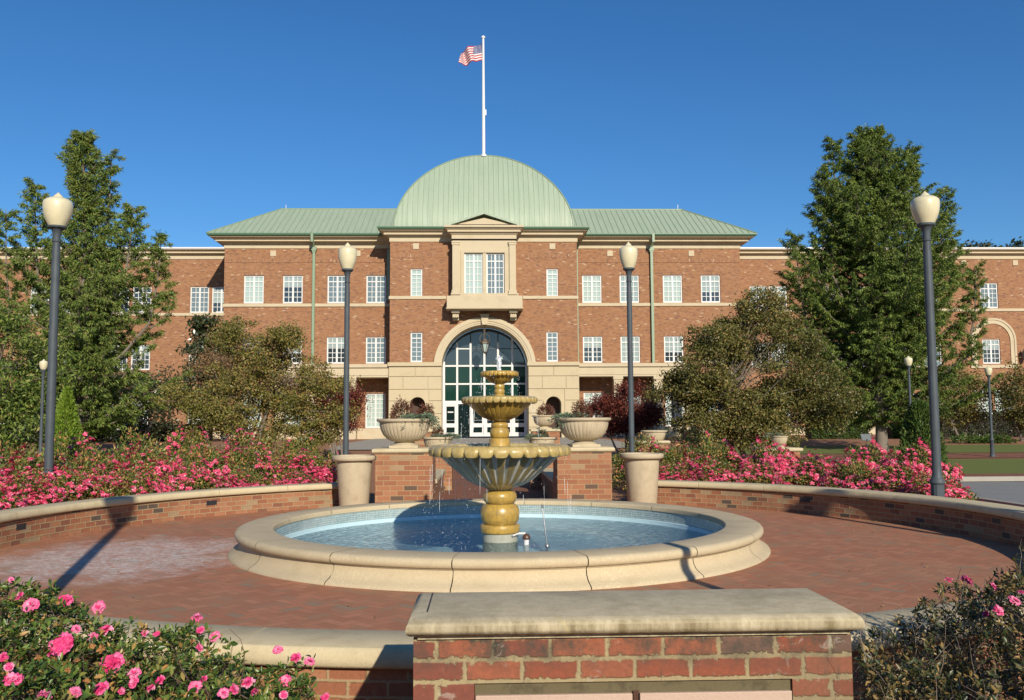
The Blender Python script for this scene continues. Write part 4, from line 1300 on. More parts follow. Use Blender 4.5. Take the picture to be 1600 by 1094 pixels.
# --- wings
cols = [(381, 412), (442, 473), (512, 542), (573, 602.5)]
colsR = [(910, 940), (968, 999), (1036, 1066), (1095, 1126)]
panes_u = ['pane_blind', 'half_a', 'pane_mid', 'pane_mid', 'pane_blind', 'pane_blind2', 'pane_blind', 'half_b']
panes_l = ['pane_dark', 'half_b', 'half_a', 'pane_mid', 'half_a', 'pane_blind2', 'half_b', 'pane_mid']
holesL, holesR = [], []
w1 = xz(381, 412, 430, 474, YW)
zu0, zu1 = PZ(473.5, YW), PZ(430, YW)
zl0, zl1 = PZ(567.5, YW), PZ(526, YW)
zg0, zg1 = PZ(668, YW), PZ(614, YW)
ww = 1.33
spec = []
for i, (a, b) in enumerate(cols+colsR):
    xc = PX((a+b)/2, 452, YW); xl_ = xc-ww/2
    xc2 = PX((a+b)/2, 547, YW)
    H = holesL if i < 4 else holesR
    for (z0, z1, pn, ny) in ((zu0, zu1, panes_u[i], 5), (zl0, zl1, panes_l[i], 5), (zg0, zg1, 'pane_blind', 7)):
        H.append((xl_, xl_+ww, z0, z1))
        window(ww, z1-z0, 4, ny, xl_, YW+rev-0.05, z0, pn)
        # soldier course over the opening
        sold.box(xl_-0.12, xl_+ww+0.12, YW-0.012, YW+0.05, z1, z1+0.22, skip='+y'); sold.cut()
facade(wingm, XW0, XB0+0.5, GZ-0.6, zWt, YW, holesL, rev)
wingm.poly([(XW0, YW+5, GZ-.6), (XW0, YW, GZ-.6), (XW0, YW, zWt), (XW0, YW+5, zWt)])
wingm.cut()
facade(wingm, XB1-0.5, XW1, GZ-0.6, zWt, YW, holesR, rev)
wingm.poly([(XW1, YW, GZ-.6), (XW1, YW+5, GZ-.6), (XW1, YW+5, zWt), (XW1, YW, zWt)])
bbuild(wingm, 'wing_wall', M['brick_far'])
for (xa_, xb_) in ((XW0, XB0+0.4), (XB1-0.4, XW1)):
    z_ = PZ(409, YW); sold.box(xa_, xb_, YW-0.014, YW+0.02, z_-0.02, z_+0.20, skip='+y')
    sold.box(xa_, xb_, YW-0.03, YW+0.02, z_-0.06, z_-0.0201, skip='+y'); sold.cut()
belt = MB()
def beltrun(x0, x1, y, zc, h=0.20, out=0.07, side=''):
    belt.box(x0, x1, y-out, y+0.02, zc-h/2, zc+h/2); belt.cut()
beltrun(XW0-0.05, XB0, YW, PZ(476.5, YW)); beltrun(XB1, XW1+0.05, YW, PZ(476.5, YW))

# --- centre block with the arched opening
Rout, Rin = 3.34, 2.84
zA_ = PZ(495.8, YC)-Rout               # springing height
XA = PX(757.5, 530, YC)
zbase = PZ(566, YC)                     # top of the limestone base
holesC = []
for (a, b) in ((641.5, 660), (854, 872)):
    for (t_, q_, pn) in ((420, 464, 'pane_blind'), (519, 566, 'pane_mid')):
        h = xz(a, b, t_, q_, YC)
        z0 = max(h[2], zbase+0.02)
        holesC.append((h[0], h[1], z0, h[3]))
        window(h[1]-h[0], h[3]-z0, 2, 6, h[0], YC+rev-0.05, z0, pn if a < 700 or t_ > 500 else 'pane_blind', centre=False)
        sold.box(h[0]-0.1, h[1]+0.1, YC-0.012, YC+0.05, h[3], h[3]+0.22, skip='+y'); sold.cut()
arch_box = (XA-Rout+0.1, XA+Rout-0.1, zbase, zA_+Rout-0.1, 'open')
facade(blockm, XB0, XB1, zbase, zCt, YC, holesC+[arch_box], rev)
NA = 40
Rb = Rout-0.1
for i in range(NA):
    a, b = pi*i/NA, pi*(i+1)/NA
    xa_, xb_ = XA+Rb*cos(a), XA+Rb*cos(b)
    za_, zb2 = zA_+Rb*sin(a), zA_+Rb*sin(b)
    zt2 = zA_+Rout-0.1
    blockm.poly([(xb_, YC, zb2), (xa_, YC, za_), (xa_, YC, zt2), (xb_, YC, zt2)])
blockm.poly([(XB0, YW+0.05, GZ), (XB0, YC, GZ), (XB0, YC, zCt), (XB0, YW+0.05, zCt)])
blockm.poly([(XB1, YC, GZ), (XB1, YW+0.05, GZ), (XB1, YW+0.05, zCt), (XB1, YC, zCt)])
bbuild(blockm, 'centre_wall', M['brick_far'])
z_ = PZ(400, YC); sold.box(XB0, XB1, YC-0.014, YC+0.02, z_-0.12, z_+0.1, skip='+y')
bbuild(sold, 'soldier_course', M['brick_sold'])
XO0, XO1 = PX(697, 470, YC), PX(817, 470, YC)
beltrun(XB0-0.06, XO0, YC, PZ(465, YC)); beltrun(XO1, XB1+0.06, YC, PZ(465, YC))

# --- limestone base of the centre block: coursed blocks with real joints
base_ = MB()
Xa0, Xa1 = XA-Rin, XA+Rin
side = {0: (XB0-0.05, PX(690, 600, YC)), 1: (PX(825.5, 600, YC), XB1+0.05)}
zcaps = [PZ(y_, YC) for y_ in (572, 588, 608, 626, 646, 668, 700)]
NZ = []
for s_ in (0, 1):
    xs0, xs1 = side[s_]
    base_.box(xs0-0.06, xs1+0.03, YC-0.16, YC+0.1, zbase-0.24, zbase)
    base_.box(xs0, xs1, YC-0.05, YC+0.06, zbase-0.30, zbase-0.242)
    xn = PX(652.5, 640, YC) if s_ == 0 else PX(865, 640, YC)
    rn = 0.50; zn = PZ(632, YC)
    # plain wall behind the blocks, open at the niche
    zb_ = zbase-0.3
    wm_ = 0.02
    for (za_, zb2, k) in [(zcaps[i+1], zcaps[i], i) for i in range(6)]:
        za_ = max(za_, GZ-0.3)
        zb2 = min(zb2, zbase-0.3)
        if zb2-za_ < 0.1: continue
        g_ = 0.018
        if za_ < zn+rn+0.24:
            segs = [(xs0, xn-rn-0.22), (xn+rn+0.22, xs1)]
        else:
            n_ = 2 if k % 2 == 0 else 3
            cuts = [0, 0.5, 1] if n_ == 2 else [0, 0.27, 0.74, 1]
            segs = [(xs0+(xs1-xs0)*cuts[q], xs0+(xs1-xs0)*cuts[q+1]) for q in range(n_)]
        for (p_, q_) in segs:
            base_.box(p_+g_, q_-g_, YC-0.06, YC+0.02, za_+g_, zb2-g_, skip='+y')
    ztop_n = min(z for z in zcaps if z > zn+rn+0.35) if any(z > zn+rn+0.35 for z in zcaps) else zb_
    facade(base_, xs0, xs1, GZ-0.3, zbase-0.2, YC, [(xn-rn, xn+rn, GZ-0.3, zn+rn, 'open')])
    # niche arch
    for i in range(20):
        a, b = pi*i/20, pi*(i+1)/20
        for (r0_, r1_, yy) in ((rn, rn+0.2, YC-0.09),):
            p_ = [(xn+r0_*cos(a), yy, zn+r0_*sin(a)), (xn+r0_*cos(b), yy, zn+r0_*sin(b)), (xn+r1_*cos(b), yy, zn+r1_*sin(b)), (xn+r1_*cos(a), yy, zn+r1_*sin(a))]
            base_.poly(p_)
            base_.poly([p_[3], p_[2], (p_[2][0], YC, p_[2][2]), (p_[3][0], YC, p_[3][2])])
            base_.poly([p_[1], p_[0], (p_[0][0], YC+1.0, p_[0][2]), (p_[1][0], YC+1.0, p_[1][2])])
        base_.poly([(xn+rn*cos(b), YC-0.001, zn+rn*sin(b)), (xn+rn*cos(a), YC-0.001, zn+rn*sin(a)), (xn+rn*cos(a), YC-0.001, zn+rn+0.03), (xn+rn*cos(b), YC-0.001, zn+rn+0.03)][::-1][::-1])
    # flat stone between course joints and arch hood
    for sx in (-1, 1):
        xx = xn+sx*(rn+0.1)
        base_.box(xx-0.1, xx+0.1, YC-0.09, YC+0.05, GZ-0.3, zn-0.001)
        x_in = xn+sx*rn
        base_.poly([(x_in, YC, GZ-0.3), (x_in, YC+1.0, GZ-0.3), (x_in, YC+1.0, zn), (x_in, YC, zn)][::(1 if sx > 0 else -1)])
    for (za_, zb2) in ((zn+0.0, zn+rn+0.35),):
        pass
    NZ.append((xn, rn, zn)); base_.cut()
bbuild(base_, 'limestone_base', M['lime_block'], bevel=0.0)
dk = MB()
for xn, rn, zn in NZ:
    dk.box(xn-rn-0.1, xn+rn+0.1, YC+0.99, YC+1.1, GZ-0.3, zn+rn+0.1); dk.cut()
bbuild(dk, 'shade_backing', M['niche_dark'])  # dark brown backing, the shade inside the niches is in its colour

# --- arch surround
ar = MB()
def arc_solid(m, r0_, r1_, yf_, yb_, z_, x_=None, n=48, zmin=None):
    x_ = XA if x_ is None else x_
    e_ = 0.0 if zmin is None else math.asin(max(0.0, (zmin-z_)/r0_))
    for i in range(n):
        a, b = e_+(pi-2*e_)*i/n, e_+(pi-2*e_)*(i+1)/n
        q = lambda r, t, y: (x_+r*cos(t), y, z_+r*sin(t))
        m.poly([q(r0_, a, yf_), q(r0_, b, yf_), q(r1_, b, yf_), q(r1_, a, yf_)][::-1][::-1])
        m.poly([q(r1_, a, yf_), q(r1_, b, yf_), q(r1_, b, yb_), q(r1_, a, yb_)])
        m.poly([q(r0_, b, yf_), q(r0_, a, yf_), q(r0_, a, yb_), q(r0_, b, yb_)])
arc_solid(ar, Rin+0.24, Rout, YC-0.14, YC+0.02, zA_, zmin=zbase-0.03)
arc_solid(ar, Rin+0.10, Rin+0.24, YC-0.09, YC+0.02, zA_, zmin=zbase-0.03)
arc_solid(ar, Rin, Rin+0.10, YC-0.05, YC+2.2, zA_)
for sx in (-1, 1):
    xi = XA+sx*Rin
    ar.box(xi, xi+sx*0.06, YC+0.0, YC+2.2, GZ-0.1, zA_)
# keystone
kz0, kz1 = PZ(508, YC), PZ(494, YC)
for (w0, w1_, yy) in ((0.17, 0.26, YC-0.30),):
    pts8 = [(XA-w0, kz0), (XA+w0, kz0), (XA+w1_, kz1), (XA-w1_, kz1)]
    ar.poly([(x_, yy, z_) for x_, z_ in pts8])
    for i in range(4):
        a, b = pts8[i], pts8[(i+1) % 4]
        ar.poly([(b[0], yy, b[1]), (a[0], yy, a[1]), (a[0], YC+0.02, a[1]), (b[0], YC+0.02, b[1])])
ar.box(XA-0.3, XA+0.3, YC-0.33, YC+0.02, kz1, kz1+0.10)
bbuild(ar, 'arch_surround', M['lime'])

# --- glazed screen in the arch
YG = YC+2.1
zG = PZ(560, YG)  # not used for shape
Rg = Rin-0.02
scr = MB()
edges = [PX(q_, 600, YG) for q_ in (693.6, 714.4, 735.4, 757, 778.3, 800.5, 822.5)]
ztr = [PZ(q_, YG) for q_ in (571.8, 600, 627.5)]
zdoor = PZ(682, YG)
def top_at(x_): return zA_+math.sqrt(max(0.01, Rg*Rg-(x_-XA)**2))
for i, x_ in enumerate(edges):
    w = 0.065 if i not in (0, 6) else 0.075
    zt_ = ztr[0]+1.6 if i in (1, 2, 4) else top_at(x_)
    if i in (0, 6): zt_ = min(top_at(x_), zA_+0.6)
    zt_ = min(zt_, top_at(x_))
    scr.box(x_-w, x_+w, YG-0.08, YG+0.06, zdoor, zt_)
for z_ in ztr:
    scr.box(XA-Rg+0.01, XA+Rg-0.01, YG-0.07, YG+0.05, z_-0.055, z_+0.055)
scr.box(XA-Rg+0.01, XA+Rg-0.01, YG-0.085, YG+0.055, ztr[2]-0.16, ztr[2]+0.02)
scr.box(edges[1]+0.07, edges[2]-0.07, YG-0.06, YG+0.05, ztr[0]+1.12, ztr[0]+1.20)
SC = bbuild(scr, 'window', M['white'])
dm = MB()
for i in (1, 2, 3, 4, 5):
    x_ = edges[i]; dm.box(x_-0.035, x_+0.035, YG-0.04, YG+0.04, ztr[0]+1.2, top_at(x_)-0.02)
zz = ztr[0]+1.16
hw_ = math.sqrt(max(0, Rg**2-(zz-zA_)**2))
dm.box(XA-hw_, edges[1]-0.07, YG-0.035, YG+0.035, zz-0.03, zz+0.03); dm.box(edges[2]+0.07, XA+hw_, YG-0.035, YG+0.035, zz-0.03, zz+0.03)
bbuild(dm, 'dark_mullion', M['iron'])
# panes: a green tinted lower screen and a darker head
hd_ = MB()
for i in range(40):
    a, b = pi*i/40, pi*(i+1)/40
    hd_.poly([(XA, YG, zA_-0.3), (XA+Rg*cos(a), YG, max(zA_-0.3, zA_+Rg*sin(a))), (XA+Rg*cos(b), YG, max(zA_-0.3, zA_+Rg*sin(b)))])
hd_.poly([(XA-Rg, YG, ztr[0]), (XA+Rg, YG, ztr[0]), (XA+Rg, YG, zA_), (XA-Rg, YG, zA_)][:4]) if zA_ > ztr[0] else None
hd_ = MB()
pts_ = [(XA-Rg, YG, ztr[0]), (XA+Rg, YG, ztr[0])]+[(XA+Rg*cos(pi*i/40), YG, zA_+Rg*sin(pi*i/40)) for i in range(41)]
pts_ = [p for p in pts_ if p[2] >= ztr[0]-1e-6]
hd_.poly(pts_)
bbuild(hd_, 'pane', M['pane_mid_arch'] if 'pane_mid_arch' in M else M['pane_dark'], SC).location = (0, 0, 0)
lp = MB(); lp.poly([(XA-Rg, YG, ztr[2]), (XA+Rg, YG, ztr[2]), (XA+Rg, YG, ztr[0]), (XA-Rg, YG, ztr[0])])
bbuild(lp, 'pane', M['pane_arch'], SC)
# doors
zdt = ztr[2]-0.16
for i in range(6):
    a, b = edges[i]+0.07, edges[i+1]-0.07
    d_ = MB()
    if i == 1:
        g__ = MB(); g__.poly([(a-0.03, YG+0.01, zdoor), (b+0.03, YG+0.01, zdoor), (b+0.03, YG+0.01, zdt), (a-0.03, YG+0.01, zdt)])
        bbuild(g__, 'pane', M['pane_door'], SC)
        continue
    st = 0.10; kick = 0.14; h_ = zdt-zdoor
    zk0, zk1 = zdoor+0.26, zdoor+0.62        # small lower light
    zr0 = zdoor+0.88
    d_.box(a, a+st, YG-0.05, YG+0.04, zdoor, zdt); d_.box(b-st, b, YG-0.05, YG+0.04, zdoor, zdt)
    d_.box(a+st, b-st, YG-0.05, YG+0.04, zdt-0.16, zdt); d_.box(a+st, b-st, YG-0.05, YG+0.04, zk1, zr0); d_.box(a+st, b-st, YG-0.05, YG+0.04, zdoor, zk0)
    dr = bbuild(d_, 'door', M['white'])
    g__ = MB(); g__.poly([(a+st-0.01, YG+0.0, zr0), (b-st+0.01, YG+0.0, zr0), (b-st+0.01, YG+0.0, zdt-0.15), (a+st-0.01, YG, zdt-0.15)]); g__.poly([(a+st-0.01, YG+0.0, zk0), (b-st+0.01, YG+0.0, zk0), (b-st+0.01, YG+0.0, zk1), (a+st-0.01, YG, zk1)])
    bbuild(g__, 'pane', M['pane_door'], dr)
    hb_ = MB(); hb_.box(a+st, b-st, YG-0.10, YG-0.07, zr0+0.18, zr0+0.22); bbuild(hb_, 'handle', M['steel'], dr)
    if i == 0:
        sg = MB(); sg.box(a+st+0.09, b-st-0.09, YG-0.012, YG-0.004, zr0+0.72, zr0+0.80); bbuild(sg, 'notice', M['white'], dr)

# --- projecting stone window bay over the arch
bay = MB()
YO = YC-0.95
xo0, xo1 = PX(707, 420, YO), PX(806, 420, YO)
zo0, zo1 = PZ(461, YO), PZ(376, YO)
wq = [xz(725.5, 754.5, 395.5, 460, YO), xz(760, 788, 395.5, 460, YO)]
hol = []
for i, h in enumerate(wq):
    z0 = zo0+0.0
    hol.append((h[0], h[1], z0, h[3]))
    window(h[1]-h[0], h[3]-z0, 4, 6, h[0], YO+0.16, z0, 'pane_blind' if i == 0 else 'pane_mid')
facade(bay, xo0, xo1, zo0, zo1, YO, hol, 0.22)
bay.poly([(xo0, YC, zo0), (xo0, YO, zo0), (xo0, YO, zo1), (xo0, YC, zo1)])
bay.poly([(xo1, YO, zo0), (xo1, YC, zo0), (xo1, YC, zo1), (xo1, YO, zo1)])
for sx, xx in ((1, xo0), (-1, xo1)):
    a, b = sorted((xx, xx+sx*0.42))
    bay.box(a, b, YO-0.13, YO-0.002, zo0+0.3, zo1-0.3)
    bay.box(a-0.04, b+0.04, YO-0.17, YO-0.002, zo1-0.30, zo1-0.16); bay.box(a-0.06, b+0.06, YO-0.20, YO-0.002, zo1-0.16, zo1-0.08)
    bay.box(a-0.05, b+0.05, YO-0.18, YO-0.002, zo0+0.10, zo0+0.30); bay.box(a-0.10, b+0.10, YO-0.23, YO-0.002, zo0-0.0, zo0+0.10)
# window architrave
a_, b_ = wq[0][0], wq[1][1]
zt_ = wq[0][3]
bay.box(a_-0.22, a_-0.02, YO-0.06, YO-0.001, zo0, zt_+0.2); bay.box(b_+0.02, b_+0.22, YO-0.06, YO-0.001, zo0, zt_+0.2); bay.box(a_-0.02, b_+0.02, YO-0.06, YO-0.001, zt_+0.02, zt_+0.2)
bbuild(bay, 'window_bay', M['lime'])
bal = MB()
YBb = YC-1.25
xb0, xb1 = PX(698, 472, YBb), PX(816.5, 472, YBb)
zb0, zb1 = PZ(482.5, YBb), PZ(462, YBb)
bal.box(xb0, xb1, YBb, YC+0.01, zb0+0.08, zb1)
bal.box(xb0-0.05, xb1+0.05, YBb-0.05, YC+0.01, zb0, zb0+0.08)
bal.box(xb0+0.25, xb1-0.25, YBb+0.15, YC+0.01, zb1, zb1+0.18)
bbuild(bal, 'bay_sill', M['lime'], bevel=0.02)
for xx in (PX(712, 492, YC-0.6), PX(802, 492, YC-0.6)):
    br = MB()
    br.box(xx-0.26, xx+0.26, YC-0.95, YC+0.01, zb0-0.20, zb0-0.002)
    br.box(xx-0.2, xx+0.2, YC-0.75, YC+0.01, zb0-0.50, zb0-0.20)
    for q_ in range(3): br.box(xx-0.16+q_*0.13, xx-0.10+q_*0.13, YC-0.79, YC-0.751, zb0-0.48, zb0-0.22)
    br.box(xx-0.2, xx+0.2, YC-0.45, YC+0.01, zb0-0.64, zb0-0.50)
    bbuild(br, 'bracket', M['lime'])

# --- cornices
def cornice_prof(zt_, H, out):
    """H total height, out total projection; from the wall foot up"""
    return [(0.02, zt_-H), (0.05, zt_-H), (0.05, zt_-H*0.60), (0.12, zt_-H*0.57), (0.12, zt_-H*0.50), (0.20, zt_-H*0.46), (0.22, zt_-H*0.40),
            (out*0.62, zt_-H*0.385), (out*0.62, zt_-H*0.20), (out*0.72, zt_-H*0.17), (out*0.92, zt_-H*0.05), (out, zt_-H*0.04), (out, zt_)]
co = MB()
zeW = PZ(369.5, YW-0.8)     # top of cornice / underside of gutter on the wings
HW = zeW-zWt
co.sweep([(XW0, YW+5), (XW0, YW), (XB0, YW)], cornice_prof(zeW, HW, 0.80)); co.cut()
co.sweep([(XB1, YW), (XW1, YW), (XW1, YW+5)], cornice_prof(zeW, HW, 0.80)); co.cut()
zeC = PZ(358.5, YC-0.75)
HC = zeC-zCt
co.sweep([(XB0, YW+1.0), (XB0, YC), (xo0, YC)], cornice_prof(zeC, HC, 0.62)); co.cut()
co.sweep([(xo1, YC), (XB1, YC), (XB1, YW+1.0)], cornice_prof(zeC, HC, 0.62)); co.cut()
co.sweep([(xo0, YC), (xo0, YO), (xo1, YO), (xo1, YC)], cornice_prof(zeC, HC+0.0, 0.50)); co.cut()
zeE = PZ(389.5, YE-0.6)
zEt = PZ(405, YE)
XE0, XE1 = -60.0, 62.0
co.sweep([(XE0, YE), (XW0+0.01, YE)], cornice_prof(zeE, zeE-zEt, 0.60)); co.cut()
co.sweep([(XW1-0.01, YE), (XE1, YE)], cornice_prof(zeE, zeE-zEt, 0.60)); co.cut()
bbuild(co, 'cornice', M['lime'])
gt = MB()
def gut(z_, out, h_=0.20):
    return [(out-0.3, z_-0.001), (out+0.02, z_-0.001), (out+0.12, z_+0.05), (out+0.17, z_+h_*0.7), (out+0.17, z_+h_), (out-0.3, z_+h_)]
gt.sweep([(XW0, YW+5), (XW0, YW), (XB0-0.6, YW)], gut(zeW, 0.80)); gt.cut()
gt.sweep([(XB1+0.6, YW), (XW1, YW), (XW1, YW+5)], gut(zeW, 0.80)); gt.cut()
gt.sweep([(XB0, YW+1.0), (XB0, YC), (xo0, YC)], gut(zeC, 0.62)); gt.cut()
gt.sweep([(xo1, YC), (XB1, YC), (XB1, YW+1.0)], gut(zeC, 0.62)); gt.cut()
bbuild(gt, 'gutter', M['gutter'])
cp_ = MB()
cp_.sweep([(XE0, YE), (XW0+0.01, YE)], [(-0.5, zeE), (0.62, zeE), (0.66, zeE+0.05), (0.66, zeE+0.14), (-0.5, zeE+0.14)]); cp_.cut()
cp_.sweep([(XW1-0.01, YE), (XE1, YE)], [(-0.5, zeE), (0.62, zeE), (0.66, zeE+0.05), (0.66, zeE+0.14), (-0.5, zeE+0.14)]); cp_.cut()
bbuild(cp_, 'parapet_cap', M['white'])

# --- pediment over the bay
pd = MB()
pw = (xo1-xo0)/2+0.42
xc_ = (xo0+xo1)/2
zp0 = zeC+0.0
zp1 = PZ(336, YO-0.3)
yp = YO-0.42
pin = 0.72
tr_ = [(xc_-pw*pin, yp, zp0+0.2), (xc_+pw*pin, yp, zp0+0.2), (xc_, yp, zp1-0.22)]
pd.poly(tr_)
pd.box(xc_-pw-0.08, xc_+pw+0.08, YO-0.55, YC-0.3, zp0-0.002, zp0+0.13)
bbuild(pd, 'pediment', M['lime'])
pr_ = MB()
for sx in (-1, 1):
    a0_ = (xc_+sx*(pw*0.72+0.35), zp0+0.13); a1_ = (xc_, zp1)
    n_ = Vector((a1_[0]-a0_[0], 0, a1_[1]-a0_[1])).normalized()
    up = Vector((0, 0, 1))*0.14
    y0_, y1_ = YO-0.62, YC+3.2
    A, Bq = Vector((a0_[0], y0_, a0_[1])), Vector((a1_[0], y0_, a1_[1]))
    A2, B2 = Vector((a0_[0], y1_, a0_[1])), Vector((a1_[0], y1_, a1_[1]))
    for q_ in ([A, Bq, Bq+up, A+up], [A+up, Bq+up, B2+up, A2+up], [A, A2, B2, Bq]):
        pr_.poly(q_ if sx > 0 else q_[::-1])
    pr_.poly([A, A+up, A2+up, A2] if sx > 0 else [A2, A2+up, A+up, A])
    # cornice moulding under the roof edge
    mb_ = MB()
bbuild(pr_, 'pediment_roof', M['roof'])

# --- wing roofs
rf = MB(); sm = MB()
zr0_ = zeW+0.19
YR = 63.7
zrid = PZ(327.5, YR)
ex = XW0-0.95; ey = YW-0.95
rx = PX(440, 327, YR)
ex2 = XW1+0.95; rx2 = PX(1065, 327, YR)
yb_r = 2*YR-ey
E = [(ex, ey, zr0_), (XB0+3, ey, zr0_), (XB0+3, YR, zrid), (rx, YR, zrid)]
rf.poly(E)
rf.poly([(ex, yb_r, zr0_), (ex, ey, zr0_), (rx, YR, zrid)])
rf.poly([(XB0+3, yb_r, zr0_), (ex, yb_r, zr0_), (rx, YR, zrid), (XB0+3, YR, zrid)])
rf.cut()
rf.poly([(XB1-3, ey, zr0_), (ex2, ey, zr0_), (rx2, YR, zrid), (XB1-3, YR, zrid)])
rf.poly([(ex2, ey, zr0_), (ex2, yb_r, zr0_), (rx2, YR, zrid)])
rf.poly([(ex2, yb_r, zr0_), (XB1-3, yb_r, zr0_), (XB1-3, YR, zrid), (rx2, YR, zrid)])
bbuild(rf, 'roof', M['roof'])
def seam(p, q, r=0.02): sm.tube([p, q], r, 4, cap=False)
hh = 0.015
x_ = -23.9
while x_ < 24:
    if x_ > 0 and not sm.cuts:
        sm.tube([(ex, ey, zr0_+.02), (rx, YR, zrid+.02), (XB0+3, YR, zrid+.02)], 0.055, 6); sm.cut()
    if ex+0.05 < x_ < XB0+1 or XB1-1 < x_ < ex2-0.05:
        if x_ < 0: t = min(1.0, (x_-ex)/(rx-ex))
        else: t = min(1.0, (ex2-x_)/(ex2-rx2))
        seam((x_, ey, zr0_+hh), (x_, ey+(YR-ey)*t, zr0_+(zrid-zr0_)*t+hh))
    x_ += 0.40
sm.tube([(ex2, ey, zr0_+.02), (rx2, YR, zrid+.02), (XB1-3, YR, zrid+.02)], 0.055, 6)
bbuild(sm, 'roof_seam', M['roof_seam'])

# --- dome: four curved faces meeting at hips
dmz = zeC+0.19
DA = (PX(896, 354, 57.6)-PX(615.5, 354, 57.6))/2
DX = (PX(896, 354, 57.6)+PX(615.5, 354, 57.6))/2
DF = 57.6; DB = 3.6; DCY = DF+DB
ztop = PZ(243.5, DCY)
DH = ztop-dmz
E0 = (dmz-1.6)/DF
E1 = (ztop-1.6)/DCY
def dome_y(s_): return DB*s_*s_           # half depth of the level whose half width is DA*s_
def dome_z(s_): return 1.6+(E0+(E1-E0)*math.sqrt(max(0.0, 1-s_*s_)))*(DCY-dome_y(s_))
NLV = 30
lv = [sin(pi/2*(1-i/NLV)) for i in range(NLV)]+[0.0]
dmm = MB()
for i in range(NLV):
    s0, s1 = lv[i], lv[i+1]
    z0, z1 = dome_z(s0), dome_z(s1)
    c0 = [(-1, -1), (1, -1), (1, 1), (-1, 1)]
    for k in range(4):
        a, b = c0[k], c0[(k+1) % 4]
        q = lambda c_, s_, z_: (DX+c_[0]*DA*s_, DCY+c_[1]*dome_y(s_), z_)
        if s1 > 1e-4: dmm.poly([q(a, s0, z0), q(b, s0, z0), q(b, s1, z1), q(a, s1, z1)])
        else: dmm.poly([q(a, s0, z0), q(b, s0, z0), q(a, s1, z1)])
DO = bbuild(dmm, 'dome', M['roof'], smooth=35)
ds = MB()
for k in range(-17, 18):
    u = k/17.6
    ss = [s_ for s_ in lv if s_ >= abs(u)]+[max(abs(u), 0.0)]
    pts_ = [(DX+u*DA, DCY-dome_y(s_)-0.012, dome_z(s_)+0.012) for s_ in ss]
    if len(pts_) > 1: ds.tube(pts_, 0.014, 4, cap=False)
for sx in (-1, 1):
    for sy in (-1, 1): ds.tube([(DX+sx*DA*s_, DCY+sy*dome_y(s_), dome_z(s_)+0.02) for s_ in lv], 0.05, 6)
bbuild(ds, 'dome_seam', M['roof_seam'], DO)
# flat roof of the block behind the gutter so the dome stands on something
fr_ = MB(); fr_.box(XB0-0.7, XB1+0.7, YC-0.7, YW+8, dmz-0.12, dmz-0.01); bbuild(fr_, 'roof_deck', M['gutter'])

# --- end ranges
er = MB()
hE = []
wE = 1.34
zE = [(PZ(488, YE), PZ(447.5, YE), 5), (PZ(576, YE), PZ(537, YE), 5), (PZ(668, YE), PZ(618, YE), 7)]
pls = [297, 331, 172, 207, 47, 82, 1183-11, 1211-9, 1290, 1325, 1408, 1440]
for i, px in enumerate(pls):
    for j, (z0, z1, ny) in enumerate(zE):
        x_ = PX(px, 470, YE)
        hE.append((x_, x_+wE, z0, z1))
        window(wE, z1-z0, 4, ny, x_, YE+rev-0.05, z0, ['pane_mid', 'half_a', 'pane_blind2', 'half_b', 'pane_dark'][(i*3+j*2) % 5])
aw = [(PX(1532, 465, YE), PZ(483, YE), PZ(443, YE), 5, 'pane_mid'), (PX(1535.5, 550, YE), PZ(571.5, YE), PZ(532.5, YE), 5, 'half_a'),
      (PX(1523, 640, YE), PZ(663, YE), PZ(613.5, YE), 7, 'pane_blind'), (PX(1555, 640, YE), PZ(663, YE), PZ(613.5, YE), 7, 'pane_blind'), (PX(1610, 465, YE), PZ(483, YE), PZ(443, YE), 5, 'pane_mid')]
for x_, z0, z1, ny, pn in aw:
    hE.append((x_, x_+wE, z0, z1)); window(wE, z1-z0, 4, ny, x_, YE+rev-0.05, z0, pn)
facade(er, XE0, XW0+0.02, GZ-0.6, zEt, YE, [h for h in hE if h[0] < 0], rev)
er.cut()
facade(er, XW1-0.02, XE1, GZ-0.6, zEt, YE, [h for h in hE if h[0] > 0], rev)
bbuild(er, 'end_wall', M['brick_far'])
beltrun(XE0, XW0+0.05, YE, PZ(490.5, YE)); beltrun(XW1-0.05, XE1, YE, PZ(486, YE)); 
xq0, xq1 = PX(1519, 575, YE), PX(1589, 575, YE)
beltrun(xq0-0.1, xq1+0.1, YE, PZ(576, YE), 0.22, 0.08)
# square stone blocks in the frieze
for px, py, Y in ((427, 396, YW), (559, 396, YW), (953, 396, YW), (1080, 396, YW), (650, 385, YC), (863, 385, YC), (1586, 411, YE), (1505, 411, YE), (330-90, 413, YE)):
    x_, z_ = PX(px, py, Y), PZ(py, Y); belt.box(x_-0.19, x_+0.19, Y-0.05, Y+0.02, z_-0.19, z_+0.19); belt.cut()
bbuild(belt, 'belt_course', M['lime'])
ba = MB()
xc2 = (xq0+xq1)/2; rq = (xq1-xq0)/2
zq_ = PZ(499, YE)-rq
arc_solid(ba, rq-0.42, rq-0.14, YE-0.06, YE+0.02, zq_, xc2, 32); arc_solid(ba, rq-0.14, rq, YE-0.11, YE+0.02, zq_, xc2, 32)
for sx in (-1, 1):
    ba.box(xc2+sx*rq, xc2+sx*(rq-0.14), YE-0.11, YE+0.02, PZ(575, YE)+0.11, zq_); ba.box(xc2+sx*(rq-0.14), xc2+sx*(rq-0.42), YE-0.06, YE+0.02, PZ(575, YE)+0.11, zq_)
bbuild(ba, 'blind_arch', M['lime'])

